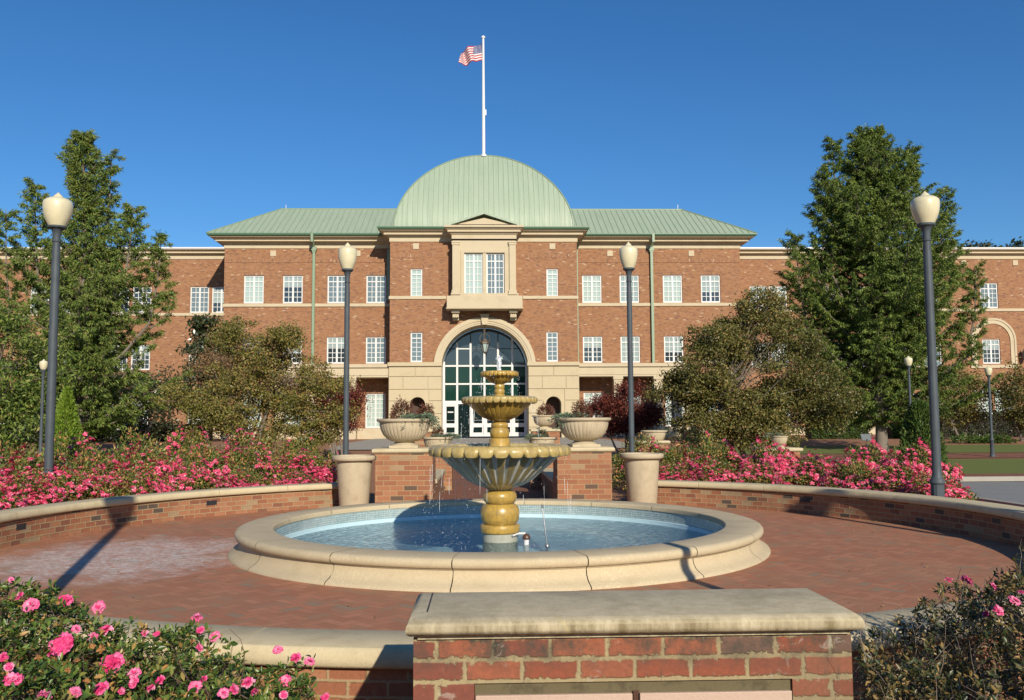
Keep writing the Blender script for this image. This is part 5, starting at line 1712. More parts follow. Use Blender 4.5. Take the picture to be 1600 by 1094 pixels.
# --- porticoes either side
for s_, (pa_, pb_) in enumerate(((430, 609), (902, 1085))):
    YPt = YC+0.12
    x0_, x1_ = PX(pa_, 570, YPt), PX(pb_, 570, YPt)
    if s_ == 0: x1_ = XB0-0.06
    else: x0_ = XB1+0.06
    pt = MB()
    zt_, zb_ = PZ(568.5, YPt), PZ(586, YPt)
    pt.box(x0_, x1_, YPt, YW-0.001, zb_, zt_-0.22)
    pt.box(x0_-0.08, x1_, YPt-0.12, YW-0.001, zt_-0.22, zt_)
    pt.box(x0_, x1_, YPt+0.03, YW-0.001, zb_-0.12, zb_-0.001)
    cols_ = [(540.5, 555), (478, 490), (430, 443)] if s_ == 0 else [(960, 973), (1023, 1036), (1072, 1085)]
    for (a, b) in cols_:
        xa_, xb_ = PX(a, 620, YPt), PX(b, 620, YPt)
        pt.box(xa_, xb_, YPt+0.04, YPt+0.6, GZ-0.1, zb_-0.12)
        pt.box(xa_-0.06, xb_+0.06, YPt-0.02, YPt+0.66, GZ-0.1, GZ+0.75)
        pt.box(xa_-0.05, xb_+0.05, YPt-0.01, YPt+0.65, zb_-0.32, zb_-0.12)
    zf = PZ(668, YW)
    pt.box(x0_, x1_, YPt+0.66, YW-0.0, GZ-0.1, zf-0.02)
    bbuild(pt, 'portico', M['lime'])
pl = MB()
for (a, b, Y) in ((XW0, PX(430, 600, YW), YW), (PX(1085, 600, YW), XW1, YW), (XE0, XW0, YE), (XW1, XE1, YE)):
    pl.box(a, b, Y-0.1, Y+0.02, GZ-0.2, PZ(671, YW)-0.05); pl.cut()
bbuild(pl, 'plinth', M['lime'])
# --- downpipes
for px, Y, zt2, zb2, in ((490.5, YW, PZ(392, YW), GZ), (1018.5, YW, PZ(392, YW), GZ), (903.5, YW, PZ(384, YW), GZ), (606.5, YW, PZ(390, YW), PZ(470, YW))):
    x_ = PX(px, 470, Y)
    if px == 606.5: x_ = XB0-0.30
    if px == 903.5: x_ = XB1+0.16
    dp = MB()
    dp.box(x_-0.085, x_+0.085, Y-0.24, Y-0.08, zb2, zt2)
    if Y == YW and px in (490.5, 1018.5):
        dp.box(x_-0.17, x_+0.17, Y-0.28, Y-0.02, zt2, zt2+0.24); dp.box(x_-0.12, x_+0.12, Y-0.26, Y-0.04, zt2-0.12, zt2)
        dp.tube([(x_, Y-0.18, zt2+0.2), (x_, Y-0.62, zt2+0.62), (x_, Y-0.90, zeW+0.02)], 0.085, 4)
        dp.box(x_-0.08, x_+0.08, Y-1.0, Y-0.82, zeW-0.4, zeW+0.16)
    bbuild(dp, 'downpipe', M['downpipe'])
# lightning rods
for px, py, Y in ((447, 320, YR), (1059, 320, YR)):
    x_, z_ = P(px, py, Y); lr = MB(); lr.tube([(x_, Y, zrid), (x_, Y, z_)], 0.02, 4); bbuild(lr, 'lightning_rod', M['white'])
# hanging lantern
xL = XA; yL = YC+0.1
ln = thing('hanging_lantern', 'bronze lantern hanging in the entrance arch', 'lantern', (xL, yL, 0))
zt_ = zA_+Rin-0.02; zl_t = PZ(521, yL); zl_b = PZ(551, yL)
m = MB(); m.tube([(0, 0, zt_), (0, 0, zl_t)], 0.025, 6)
for i in range(14):
    a, b = 2*pi*i/14, 2*pi*(i+1)/14
    m.tube([(0.33*cos(a), 0, zl_t-0.35+0.33*sin(a)), (0.33*cos(b), 0, zl_t-0.35+0.33*sin(b))], 0.022, 5)
m.build('hanger', M['bronze'], ln)
m = MB()
m.lathe([(0.03, zl_t-0.3), (0.12, zl_t-0.36), (0.30, zl_t-0.62), (0.31, zl_t-0.68), (0.25, zl_t-0.7)], 6); m.lathe([(0.10, zl_b), (0.13, zl_b+0.05), (0.02, zl_b-0.1)], 6)
for i in range(6):
    a = 2*pi*i/6; m.tube([(0.25*cos(a), 0.25*sin(a), zl_t-0.69), (0.11*cos(a), 0.11*sin(a), zl_b+0.03)], 0.018, 4)
m.build('frame', M['bronze'], ln)
m = MB(); m.lathe([(0.23, zl_t-0.71), (0.10, zl_b+0.04)], 6); m.build('glass', M['pane_blind'], ln)
x_, z_ = PX(1597, 560, YE), PZ(560, YE)
m = MB(); m.lathe([(0.05, z_+0.5), (0.18, z_+0.35), (0.20, z_+0.3), (0.17, z_-0.25), (0.05, z_-0.4)], 6, (x_, YE-0.35)); m.tube([(x_, YE-0.02, z_+0.2), (x_, YE-0.35, z_+0.55), (x_, YE-0.35, z_+0.4)], 0.03, 5)
tag(m.build('wall_lantern', M['bronze']), 'dark wall lantern on the brick wall at the right edge', 'lantern')

# --- flagpole and flag
pxb, pzb = P(755.5, 244, DCY); pxt, pzt = P(754.3, 57, DCY)
xf = DX
fp = thing('flagpole', 'white flagpole standing on top of the green dome', 'flagpole', (xf, DCY, 0))
m = MB(); m.tube([(0, 0, pzb-0.3), (0, 0, (pzb+pzt)/2), (0, 0, pzt-0.15)], [0.125, 0.105, 0.075], 14); m.lathe([(0.2, pzb-0.05), (0.2, pzb+0.1), (0.13, pzb+0.14)], 16); m.build('pole', M['pole'], fp, smooth=40)
m = MB(); m.lathe([(0.02, pzt-0.17), (0.13, pzt-0.14), (0.15, pzt-0.06), (0.10, pzt+0.02), (0.001, pzt+0.05)], 16); m.build('finial', M['pole'], fp, smooth=60)
m = MB(); xx_, zz_ = P(757, 176, DCY); m.box(0.08, 0.2, -0.05, 0.05, zz_-0.2, zz_+0.2); m.build('cleat', M['pole'], fp)
# flag: corner points of the photograph's cloth, waved
def flag_pt(u, v):
    """u 0..1 from pole to fly, v 0..1 from top to bottom"""
    top = [(752.6, 66.5), (746, 71), (739.5, 74), (731, 77), (724, 82), (720.5, 87)]
    bot = [(752.6, 94.5), (745, 97.5), (738, 99), (731, 102), (724, 104.5), (715.8, 102.5)]
    def li(l, t):
        t = t*(len(l)-1); i = min(int(t), len(l)-2); f = t-i
        return (l[i][0]*(1-f)+l[i+1][0]*f, l[i][1]*(1-f)+l[i+1][1]*f)
    a, b = li(top, u), li(bot, u)
    px, py = a[0]*(1-v)+b[0]*v, a[1]*(1-v)+b[1]*v
    x_, z_ = P(px+0.6, py, DCY)
    wv = 0.22*math.sin(u*9.0+v*1.6)*min(1, u*3)+0.10*math.sin(u*17+v*3)
    return Vector((x_-xf, wv-0.45*u, z_))
m = MB(); nu, nv = 40, 26
for i in range(nu):
    for j in range(nv):
        u0, u1, v0, v1 = i/nu, (i+1)/nu, j/nv, (j+1)/nv
        canton = u1 <= 0.4001 and v1 <= 7/13+1e-6
        mi = 2 if canton else (0 if (j//2) % 2 == 0 else 1)
        m.poly([flag_pt(u0, v1), flag_pt(u1, v1), flag_pt(u1, v0), flag_pt(u0, v0)], mi=mi)
fl = m.build('flag', [M['flag_red'], M['flag_white'], M['flag_blue']], None, smooth=70, loc=(xf, DCY, 0))
md = fl.modifiers.new('cloth', 'SOLIDIFY'); md.thickness = 0.01
tag(fl, 'waving flag with red and white stripes and starred blue canton on the dome pole', 'flag')
m = MB()
for r_i in range(9):
    nst = 6 if r_i % 2 == 0 else 5
    for c_i in range(nst):
        u = (c_i+0.5+(0 if nst == 6 else 0.5))/6.0*0.4*0.98; v = (r_i+0.8)/9.6*7/13
        c0 = flag_pt(u, v); ex_ = flag_pt(u+0.01, v)-c0; ey_ = c0-flag_pt(u, v+0.01)
        ex_.normalize(); ey_.normalize(); nn_ = ex_.cross(ey_).normalized(); sgn = -1 if nn_.y > 0 else 1
        pts_ = []
        for q_ in range(10):
            rr_ = 0.040 if q_ % 2 == 0 else 0.016
            t = pi/2+q_*pi/5
            pts_.append(c0+ex_*rr_*cos(t)+ey_*rr_*sin(t)+nn_*sgn*0.012)
        m.poly(pts_)
m.build('star', M['flag_white'], fl)['kind'] = 'stuff'

# ------------------------------------------------------------------ vegetation
def limb_pts(p0, d, L, n, bend, g, wob=0.06):
    pts = [np.array(p0, float)]
    d = np.array(d, float); d /= np.linalg.norm(d)
    for i in range(n):
        d = d+np.array([0, 0, bend])/n+g.normal(scale=wob, size=3)
        d /= np.linalg.norm(d)
        pts.append(pts[-1]+d*L/n)
    return pts


def cypress(label, base, H, env, mat, seed, nlimb=150, per=330, leanx=0.0, low=0.13, trunk_r=0.28, leafL=0.155, leafW=0.030, leaders=(), gap=0.35, dens=3.6):
    """feathery conifer. env: list (height fraction, radius left, radius right) in metres"""
    g = np.random.default_rng(seed)
    root = thing('conifer_tree', label, 'tree', base)
    tr = MB()
    tp = [(leanx*t+0.12*sin(t*7+seed), 0.1*sin(t*5), H*t) for t in np.linspace(0, 0.97, 14)]
    tr.tube([(0, 0, -0.3)]+tp, [trunk_r*1.5, trunk_r*1.25]+[trunk_r*(1-t)**0.9+0.02 for t in np.linspace(0.03, 0.97, 13)], 10)
    tr.build('trunk', M['bark'], root, smooth=60)
    cs, ds = [], []
    lm = MB()
    hs_ = [e[0] for e in env]
    def envr(t, cx):
        l = np.interp(t, hs_, [e[1] for e in env]); r = np.interp(t, hs_, [e[2] for e in env])
        return l*(0.5-0.5*cx)+r*(0.5+0.5*cx)
    starts = []
    for k in range(nlimb):
        t = low+(0.985-low)*((k+g.random())/nlimb)**0.9
        a = k*2.39996+g.normal(scale=0.35)
        starts.append((t, a, 1.0))
    jobs = []
    for (t, a, f) in starts:
        e = envr(t, cos(a))
        wob = 0.5+0.5*sin(3*a+11*t+seed)*cos(2*a-17*t+seed*2)
        L = e*g.uniform(0.70, 1.10)*(1-gap+2*gap*0.75*wob)
        asc = 0.10+0.85*t
        p0 = (leanx*t+0.12*sin(t*7+seed), 0.1*sin(t*5), H*t-L*asc*0.45)
        if p0[2] < 0.08*H: p0 = (p0[0], p0[1], 0.08*H)
        jobs.append((p0, a, L, asc))
    for (lx, ly, z0, z1, lr, nb) in leaders:
        tp_ = [(0, 0, z0*0.55), (lx*0.55, ly*0.55, z0*0.78), (lx*0.9, ly*0.9, z0), (lx, ly, (z0+z1)/2), (lx*1.04, ly, z1)]
        lm.tube(tp_, [0.07, 0.055, 0.045, 0.03, 0.012], 6, cap=False)
        for k in range(nb):
            t = (k+g.random())/nb
            a = k*2.39996+g.normal(scale=.3)
            L = lr*(1.15-0.95*t)*g.uniform(0.55, 1.2)
            jobs.append(((lx*(0.9+.14*t), ly, z0+(z1-z0)*t-L*0.3), a, L, 0.8))
    for (p0, a, L, asc) in jobs:
        pts = limb_pts(p0, (cos(a), sin(a)*0.9, asc*0.55), L*1.1, 7, 0.75, g, 0.06)
        lm.tube(pts, [0.04*(1-i/8)*(0.5+L/4) for i in range(8)], 4, cap=False)
        P_ = np.array(pts)
        nt = max(4, int(dens*(0.35+L)))
        for c_ in range(nt):
            s_ = (0.12+0.88*((c_+g.random())/nt))*7
            i = min(6, int(s_)); f_ = s_-i
            st_ = P_[i]*(1-f_)+P_[i+1]*f_
            fw = P_[i+1]-P_[i]; fw = fw/np.linalg.norm(fw)
            sd2 = np.cross(fw, [0, 0, 1.0]); sd2 /= np.linalg.norm(sd2)+1e-9
            sg = 1 if c_ % 2 else -1
            tl = g.uniform(0.35, 0.8)*(1.15-0.55*s_/7)*(0.55+0.25*L)
            td = fw*g.uniform(0.3, 0.9)+sd2*sg*g.uniform(0.4, 1.0)+np.array([0, 0, g.normal(scale=0.28)])
            if c_ >= nt-2: td = fw+g.normal(scale=0.15, size=3); tl *= 0.9
            td /= np.linalg.norm(td)
            m_ = int(per*(0.4+tl))
            u_ = g.random(m_)
            cc = st_+td*tl*u_[:, None]+np.stack([0*u_, 0*u_, -0.22*tl*u_**2-0.02*g.random(m_)], 1)+g.normal(size=(m_, 3))*np.array([0.045, 0.045, 0.03])
            dd = td*0.6+g.normal(size=(m_, 3))*0.38+np.array([0, 0, -0.75])
            cs.append(cc); ds.append(dd)
    lm.build('limbs', M['bark'], root)
    cs = np.concatenate(cs); ds = np.concatenate(ds)
    n = len(cs)
    leaves('crown', cs, ds, leafL*g.uniform(0.5, 1.25, n), leafW*g.uniform(0.7, 1.4, n), mat, root, g=g)
    return root


def broad_tree(label, base, stems, blobs, mat, seed, n_clump=420, per=60, leafL=0.10, leafW=0.055, name='broadleaf_tree', cl=0.33, trunk=0.09, bark='bark', hollow=0.55, cat='tree'):
    """blobs: (x, y, z, rx, ry, rz, weight) in tree space; stems: number of trunks"""
    g = np.random.default_rng(seed)
    root = thing(name, label, cat, base)
    W = np.array([b[6] for b in blobs], float); W /= W.sum()
    cl_c = []
    for k in range(n_clump):
        b = blobs[g.choice(len(blobs), p=W)]
        d = unit(g.normal(size=(1, 3)))[0]
        r = hollow+(1-hollow)*g.random()**0.6+(0.22*g.random() if g.random() < 0.18 else 0)
        lump = 1+0.16*sin(d[0]*6+b[0]*3)*cos(d[2]*7+b[2])+0.12*sin(d[1]*9+d[0]*4)
        cl_c.append(np.array([b[0]+d[0]*b[3]*r*lump, b[1]+d[1]*b[4]*r*lump, b[2]+d[2]*b[5]*r*lump]))
    cl_c = np.array(cl_c)
    tr = MB()
    hub = []
    for s_ in range(stems):
        a = 2*pi*s_/max(1, stems)+g.uniform(-.4, .4)
        sp = 0.12 if stems > 1 else 0.0
        b = blobs[int(g.integers(len(blobs)))] if stems > 1 else blobs[0]
        tgt = np.array([b[0]*0.6+cos(a)*0.5*b[3]*(stems > 1), b[1]*0.6+sin(a)*0.5*b[4]*(stems > 1), b[2]-b[5]*0.25])
        p0 = np.array([cos(a)*sp, sin(a)*sp, -0.2])
        pts = [p0+(tgt-p0)*t+np.array([0.08*sin(t*6+s_), 0.06*cos(t*5+s_), 0.0])*(t < 1) for t in np.linspace(0, 1, 7)]
        tr.tube(pts, [trunk*(1-0.65*t) for t in np.linspace(0, 1, 7)], 7)
        hub += [(pts[i], trunk*(1-0.65*i/6)) for i in range(3, 7)]
    tr.build('trunk', M[bark], root, smooth=60)
    br = MB()
    for k in range(0, n_clump, 3):
        c = cl_c[k]
        h, hr = hub[int(np.argmin([np.linalg.norm(c-q[0])+g.uniform(0, .6) for q in hub]))]
        mid = (h+c)/2+g.normal(scale=0.12, size=3)+np.array([0, 0, 0.1])
        br.tube([h, mid, c], [hr*0.42, hr*0.25, 0.008], 4, cap=False)
    br.build('limbs', M[bark], root)
    cs = np.repeat(cl_c, per, axis=0)+g.normal(size=(n_clump*per, 3))*cl*np.array([1, 1, 0.55])*np.repeat(g.uniform(0.6, 1.2, n_clump), per)[:, None]
    ds = g.normal(size=cs.shape)+np.array([0, 0, -0.25])
    n = len(cs)
    leaves('crown', cs, ds, leafL*g.uniform(0.6, 1.3, n), leafW*g.uniform(0.7, 1.3, n), mat, root, tilt=1.0, g=g)
    return root


def blob_set(seed, boxes, r0=0.4, r1=0.75):
    # boxes: (x, z, half width, half height, count) of the crown's outline
    g = np.random.default_rng(seed); out = []
    for (x, z, w, h, n) in boxes:
        for k in range(n):
            a = g.uniform(0, 2*pi); q = g.random()**0.5
            r = g.uniform(r0, r1)
            out.append((x+w*q*cos(a), g.uniform(-0.8, 0.8)*w*0.5, z+h*q*sin(a), r, r, r*0.62, r*r*g.uniform(0.6, 1.2)))
    return out


def loc_at(px, Y, z=None): return (PX(px, 680, Y), Y, gh(Y)-0.03 if z is None else z)

# big conifers
YL = 33.0
sc_l = YL/FPX
bx = PX(125, 690, YL); Ht = P(125, 200, YL)[1]-gh(YL)
def XL(px, Y, b): return PX(px, 400, Y)-b
def ZL(py, Y): return PZ(py, Y)-gh(Y)
cypress('tall feathery conifer left of the building, behind the left lamp posts', (bx, YL, gh(YL)-0.05), Ht,
        [(0.0, 2.0, 2.2), (0.12, 2.9, 3.0), (0.3, 3.2, 3.4), (0.48, 2.8, 2.8), (0.58, 1.9, 1.7), (0.68, 1.05, 1.0), (0.78, 1.0, 1.0), (0.86, 0.85, 0.95), (0.94, 0.5, 0.6), (1.0, 0.15, 0.15)],
        M['leaf_cyp'], 3, 235, 84, -0.2, 0.07, 0.20, gap=0.40, dens=4.0,
        leaders=((XL(50, YL, bx), 0.2, ZL(450, YL), ZL(284, YL), 1.0, 34), (XL(20, YL, bx), -.4, ZL(520, YL), ZL(330, YL), 0.8, 22), (XL(205, YL, bx), -0.1, ZL(430, YL), ZL(322, YL), 0.95, 26),
                 (XL(243, YL, bx), 0.3, ZL(500, YL), ZL(362, YL), 0.85, 24), (XL(165, YL, bx), 0.2, ZL(360, YL), ZL(240, YL), 0.5, 14)))
# its two side leaders
for (px, py, sd_, b0) in ((46, 286, 21, 0.5), (212, 325, 24, 0.5)):
    pass
YR_ = 37.0
bx = PX(1374, 690, YR_); Ht = P(1385, 196, YR_)[1]-gh(YR_)
cypress('massive dense conifer right of the building with pale trunk', (bx, YR_, gh(YR_)-0.05), Ht,
        [(0.0, 2.6, 3.0), (0.10, 3.4, 3.9), (0.25, 3.9, 4.4), (0.45, 3.8, 4.2), (0.6, 3.5, 3.7), (0.7, 2.9, 2.9), (0.8, 2.2, 2.2), (0.88, 1.5, 1.5), (0.94, 0.85, 0.85), (1.0, 0.2, 0.2)],
        M['leaf_cyp2'], 8, 320, 92, 0.15, 0.07, 0.21, gap=0.32, dens=4.3,
        leaders=((XL(1312, YR_, bx), 0.2, ZL(360, YR_), ZL(212, YR_), 1.25, 34), (XL(1285, YR_, bx), -.2, ZL(420, YR_), ZL(262, YR_), 1.1, 30), (XL(1428, YR_, bx), 0.1, ZL(370, YR_), ZL(226, YR_), 1.1, 30),
                 (XL(1480, YR_, bx), 0.3, ZL(440, YR_), ZL(286, YR_), 1.1, 30), (XL(1250, YR_, bx), 0.2, ZL(520, YR_), ZL(362, YR_), 1.0, 26), (XL(1345, YR_, bx), 0.0, ZL(330, YR_), ZL(198, YR_), 0.8, 24), (XL(1515, YR_, bx), -.2, ZL(560, YR_), ZL(415, YR_), 1.0, 24)))
# smaller yellowing tree at the left edge
Y = 27.0
broad_tree('yellowing dense tree cut off by the left edge', loc_at(0, Y), 1, [(-0.4, 0, 3.4, 2.0, 1.8, 2.2, 3), (0.3, 0, 1.8, 1.4, 1.5, 1.2, 2), (-1.0, 0, 4.6, 1.0, 1.0, 0.9, 1)],
           M['leaf_cyp'], 31, 330, 60, 0.16, 0.05, cl=0.28, trunk=0.14)
# brownish crape myrtles
Y = 26.0
broad_tree('broad olive brown tree with grey stems left of the entrance', loc_at(402, Y), 5,
           blob_set(7, [(0, 2.6, 1.8, 1.0, 20), (-1.9, 1.9, 0.8, 0.8, 7), (1.75, 2.1, 0.9, 0.8, 8), (0.2, 1.45, 1.9, 0.4, 9), (-0.2, 3.8, 1.2, 0.7, 10)]),
           M['leaf_myrtle'], 41, 640, 80, 0.075, 0.042, cl=0.15, trunk=0.085)
Y = 30.0
broad_tree('sparse bare topped tree behind the olive brown tree', loc_at(372, Y), 4, blob_set(6, [(0, 3.7, 1.3, 1.0, 9), (1.3, 3.0, 1.1, 0.9, 7)]),
           M['leaf_bare'], 43, 380, 26, 0.075, 0.04, cl=0.30, trunk=0.06)
Y = 27.0
broad_tree('wide rounded olive tree right of the entrance with grey branches', loc_at(1165, Y), 4,
           blob_set(9, [(0.3, 3.0, 2.1, 1.5, 24), (0.7, 4.7, 0.6, 0.8, 6), (-1.4, 2.0, 0.9, 0.9, 8), (2.2, 2.3, 1.0, 1.1, 9), (0.5, 1.4, 2.3, 0.4, 11), (-0.6, 4.0, 0.6, 0.5, 4)], 0.45, 0.85),
           M['leaf_oak'], 51, 1050, 95, 0.08, 0.048, cl=0.17, trunk=0.11)
# red maples
broad_tree('red leaved maple behind the left middle lamp post', loc_at(527, 34.0), 4, blob_set(11, [(0.1, 2.0, 0.75, 0.7, 8)], 0.35, 0.5), M['leaf_maple'], 61, 170, 60, 0.10, 0.04, cl=0.2, trunk=0.05, name='maple_tree')
broad_tree('dark red maple behind the right middle lamp post', loc_at(978, 33.0), 4, blob_set(12, [(0.1, 1.9, 1.2, 0.75, 13)], 0.35, 0.55), M['leaf_maple'], 63, 290, 70, 0.10, 0.04, cl=0.2, trunk=0.05, name='maple_tree')
# dark magnolia against the left wing
broad_tree('small dark glossy leaved tree against the left wing', loc_at(322, 50.0), 1, [(0, 0, 6.2, 0.8, .8, 0.9, 2), (0, 0, 4.8, 1.3, 1.2, 1.2, 3), (0, 0, 3.2, 1.5, 1.3, 1.2, 3)], M['leaf_dark'], 71, 150, 60, 0.22, 0.11, cl=0.25, trunk=0.12)
broad_tree('reddish olive tree at the right edge by the building', loc_at(1600, 44.0), 2, [(0.2, 0, 2.1, 1.3, 1.2, 1.5, 1)], M['leaf_oak'], 73, 170, 60, 0.13, 0.07, cl=0.27, trunk=0.08)
broad_tree('reddish low tree right of the large right conifer', loc_at(1500, 46.0), 2, [(0, 0, 2.4, 1.5, 1.2, 1.5, 1)], M['leaf_oak'], 74, 160, 55, 0.13, 0.07, cl=0.27, trunk=0.08)
broad_tree('dark broad tree against the far wing, just right of the tall left conifer', loc_at(215, 52.0), 2, [(0, 0, 2.2, 2.6, 1.4, 2.0, 1)], M['leaf_dark'], 75, 170, 60, 0.18, 0.09, cl=0.35, trunk=0.1)
broad_tree('dark broad tree hidden in the shade behind the tall left conifer', loc_at(85, 52.0), 2, [(0, 0, 2.0, 2.6, 1.3, 1.8, 1)], M['leaf_dark'], 76, 130, 60, 0.18, 0.09, cl=0.35, trunk=0.1)


def cone(label, base, H, r, mat, seed, n=5200, L=0.09, W=0.028, pw=0.8):
    g = np.random.default_rng(seed)
    root = thing('conical_conifer', label, 'shrub', base)
    t = g.random(n)**0.75
    a = g.uniform(0, 2*pi, n)
    rr = r*np.clip((1-t)**pw*1.05, 0, 1)*np.minimum(1, 0.65+t*3)*(1+0.12*np.sin(a*5+t*9))*g.uniform(0.72, 1.04, n)
    c = np.stack([rr*np.cos(a), rr*np.sin(a), 0.05+t*H], 1)
    d = np.stack([np.cos(a)*0.55, np.sin(a)*0.55, np.full(n, 1.0)], 1)+g.normal(scale=0.3, size=(n, 3))
    leaves('foliage', c, d, L*g.uniform(0.6, 1.4, n), W*g.uniform(0.7, 1.3, n), mat, root, g=g)
    m = MB(); m.tube([(0, 0, -0.1), (0, 0, H*0.8)], [r*0.12, 0.01], 6); m.build('trunk', M['bark'], root)
    return root


Y = 20.0
x, z = P(105, 612, Y)
cone('bright green cone shaped conifer beside the tall left lamp post', (x, Y, 0), z, 0.52, M['leaf_cone'], 81, 6500)
Y = 21.5
x, z = P(1437, 634, Y)
cone('rounded dark green arborvitae beside the tall right lamp post', (x, Y, 0), z, 0.56, M['leaf_cone2'], 82, 8500, 0.10, 0.035, 0.45)


# hedges along the building
def hedge(label, x0, x1, y, h, d, seed, mat='leaf_dark', n=3500, z0=None):
    g = np.random.default_rng(seed)
    root = thing('hedge', label, 'hedge', ((x0+x1)/2, y, gh(y)-0.03 if z0 is None else z0))
    w = x1-x0
    u = g.uniform(-.5, .5, n)*w; v = g.uniform(-.5, .5, n)*d; t = g.random(n)
    top = g.random(n) < 0.5
    z = np.where(top, h*(1+0.10*np.sin(u*3+seed)*np.cos(v*5)), t*h)
    v = np.where(top, v, -d/2*(0.9+0.2*g.random(n)))
    c = np.stack([u, v, z], 1)+g.normal(scale=0.04, size=(n, 3))
    leaves('foliage', c, g.normal(size=(n, 3))+np.array([0, -0.5, 0.4]), 0.13, 0.07, M[mat], root, tilt=1, g=g)
    m = MB(); m.box(-w/2+.08, w/2-.08, -d/2+.1, d/2-.1, 0, h-0.08); m.build('shade_core', M['dark'], root)  # solid near-black box, the hedge's inner shade put into its colour
    return root


hedge('long dark hedge below the far left windows', PX(-20, 680, 55), PX(205, 680, 55), 55, 1.1, 1.5, 1, n=5200)
hedge('short dark hedge below the windows right of the large left conifer', PX(212, 680, 56), PX(330, 680, 56), 56, 0.9, 1.4, 2)
hedge('clipped green hedge left of the large right conifer trunk', PX(1262, 680, 50), PX(1352, 680, 50), 50, 0.95, 1.4, 3, 'leaf_cone2')
hedge('dark hedge right of the large right conifer trunk', PX(1385, 680, 50), PX(1435, 680, 50), 50, 0.7, 1.3, 4, 'leaf_cone2', 1800)
hedge('tall dark hedge under the windows at the right edge', PX(1462, 680, 52), PX(1660, 680, 52), 52, 1.35, 1.6, 5, n=6500)
for i, (px, s_) in enumerate(((1507, 0.62), (1530, 0.42), (1549, 0.5), (1563, 0.6))):
    tuft('low_shrub', ['low spreading shrub on the mulch, first left of the small right lamp', 'smallest low shrub on the mulch near the small right lamp', 'low shrub on the mulch behind the small right lamp', 'low spreading shrub just right of the small right lamp'][i],
         (PX(px, 695, 42.5), 42.5, gh(42.5)), s_, s_*0.6, M['leaf_cone2'], 420, 0.16, 0.06, 'shrub', 90+i)

# distant tree tops over the roof
for i, (px, py, r_) in enumerate(((1528, 382, 1.5), (1592, 376, 2.2))):
    Y = 95.0; x, z = P(px, py, Y)
    broad_tree(['small dark tree top over the roof, right of the large conifer', 'dark tree top over the roof at the right edge'][i], (x, Y, 0.5), 1, [(0, 0, z-0.5-r_, r_, r_, r_, 2), (0, 0, z-3.5-r_, r_*2, r_*2, r_*1.6, 2)], M['leaf_dark'], 95+i, 90, 50, 0.45, 0.22, cl=0.5, trunk=0.2)

# ------------------------------------------------------------------ azaleas
def flower_faces(c, axis, r, g, petals=6, rows=2):
    axis = axis/np.linalg.norm(axis)
    e1 = np.cross(axis, [0.3, 0.8, 0.5]); e1 /= np.linalg.norm(e1); e2 = np.cross(axis, e1)
    out = []
    for q in range(rows):
        rr = r*(1-0.42*q); lift = 0.20+0.5*q
        for k in range(petals):
            a = 2*pi*(k+0.5*q)/petals+g.normal(scale=0.12)
            d = e1*cos(a)+e2*sin(a); s_ = -e1*sin(a)+e2*cos(a)
            w = rr*0.62*g.uniform(0.85, 1.15)
            l = lift+g.normal(scale=0.12)
            p0 = c+axis*0.05*r
            p1 = c+d*rr*0.6+s_*w*0.55+axis*rr*l*0.55; p3 = c+d*rr*0.6-s_*w*0.55+axis*rr*l*0.5
            p2 = c+d*rr+axis*rr*(l*0.7)
            out.append([p0, p1, p2, p3])
    return out


def azalea_proto(seed, nleaf, nfl, R_=0.85, H=1.0, fr=0.042):
    g = np.random.default_rng(seed)
    root = thing('azalea_shrub', 'x', 'shrub')
    n = nleaf
    d = unit(g.normal(size=(n, 3))); d[:, 2] = np.abs(d[:, 2])*1.0
    lump = 1+0.12*np.sin(d[:, 0]*8+seed)*np.cos(d[:, 1]*7+seed)+0.08*np.sin(d[:, 2]*14)
    rr = (0.70+0.32*g.random(n)**0.7)*lump
    c = d*np.array([R_, R_, H])*rr[:, None]
    c[:, 2] = np.maximum(c[:, 2], 0.02)
    leaves('foliage', c, d+g.normal(scale=0.7, size=(n, 3)), 0.062*g.uniform(0.6, 1.3, n), 0.030*g.uniform(0.7, 1.3, n), M['leaf_az'], root, tilt=1, g=g)
    # blossom, gathered in clusters
    out = []
    ncl = max(5, nfl//20)
    cd = unit(g.normal(size=(ncl, 3))); cd[:, 2] = np.abs(cd[:, 2])
    for k in range(nfl):
        q = cd[k % ncl]+g.normal(scale=0.15, size=3); q /= np.linalg.norm(q); q[2] = abs(q[2])
        lp_ = 1+0.12*sin(q[0]*8+seed)*cos(q[1]*7+seed)+0.08*sin(q[2]*14)
        p = q*np.array([R_, R_, H])*(lp_*g.uniform(0.98, 1.08))
        out += flower_faces(p, q+g.normal(scale=0.35, size=3)+np.array([0, -0.3, 0.2]), fr*g.uniform(0.75, 1.2), g, 5, 2)
    o = quads_obj('blossom', np.array(out), 4, M['petal_far'], root); o['kind'] = 'stuff'
    m = MB()
    for k in range(20):
        q = unit(g.normal(size=(1, 3)))[0]; q[2] = abs(q[2])+0.4
        m.tube([(0, 0, 0), tuple(q*np.array([R_, R_, H])*0.4), tuple(q*np.array([R_, R_, H])*0.85)], [0.014, 0.009, 0.004], 3, cap=False)
    m.build('stems', M['twig'], root)
    return root


protos = [azalea_proto(101, 5400, 430, fr=0.052), azalea_proto(102, 5400, 640, fr=0.054), azalea_proto(103, 5600, 190, fr=0.050), azalea_proto(104, 5200, 34, fr=0.048)]
used = [False]*4
def put_az(kind, a_deg, dist, s, h, label, group, side):
    """a_deg measured from straight ahead of the plaza centre"""
    a = R(a_deg)
    x = CX+dist*sin(a)*side; y = CY+dist*cos(a)
    rz = random.uniform(0, 6.28)
    if not used[kind]:
        used[kind] = True; r_ = protos[kind]; r_.location = (x, y, 0.02); r_.rotation_euler = (0, 0, rz); r_['label'] = label; r_['group'] = group
    else: r_ = dup(protos[kind], (x, y, 0.02), rz, label, group)
    r_.scale = (s, s, h)


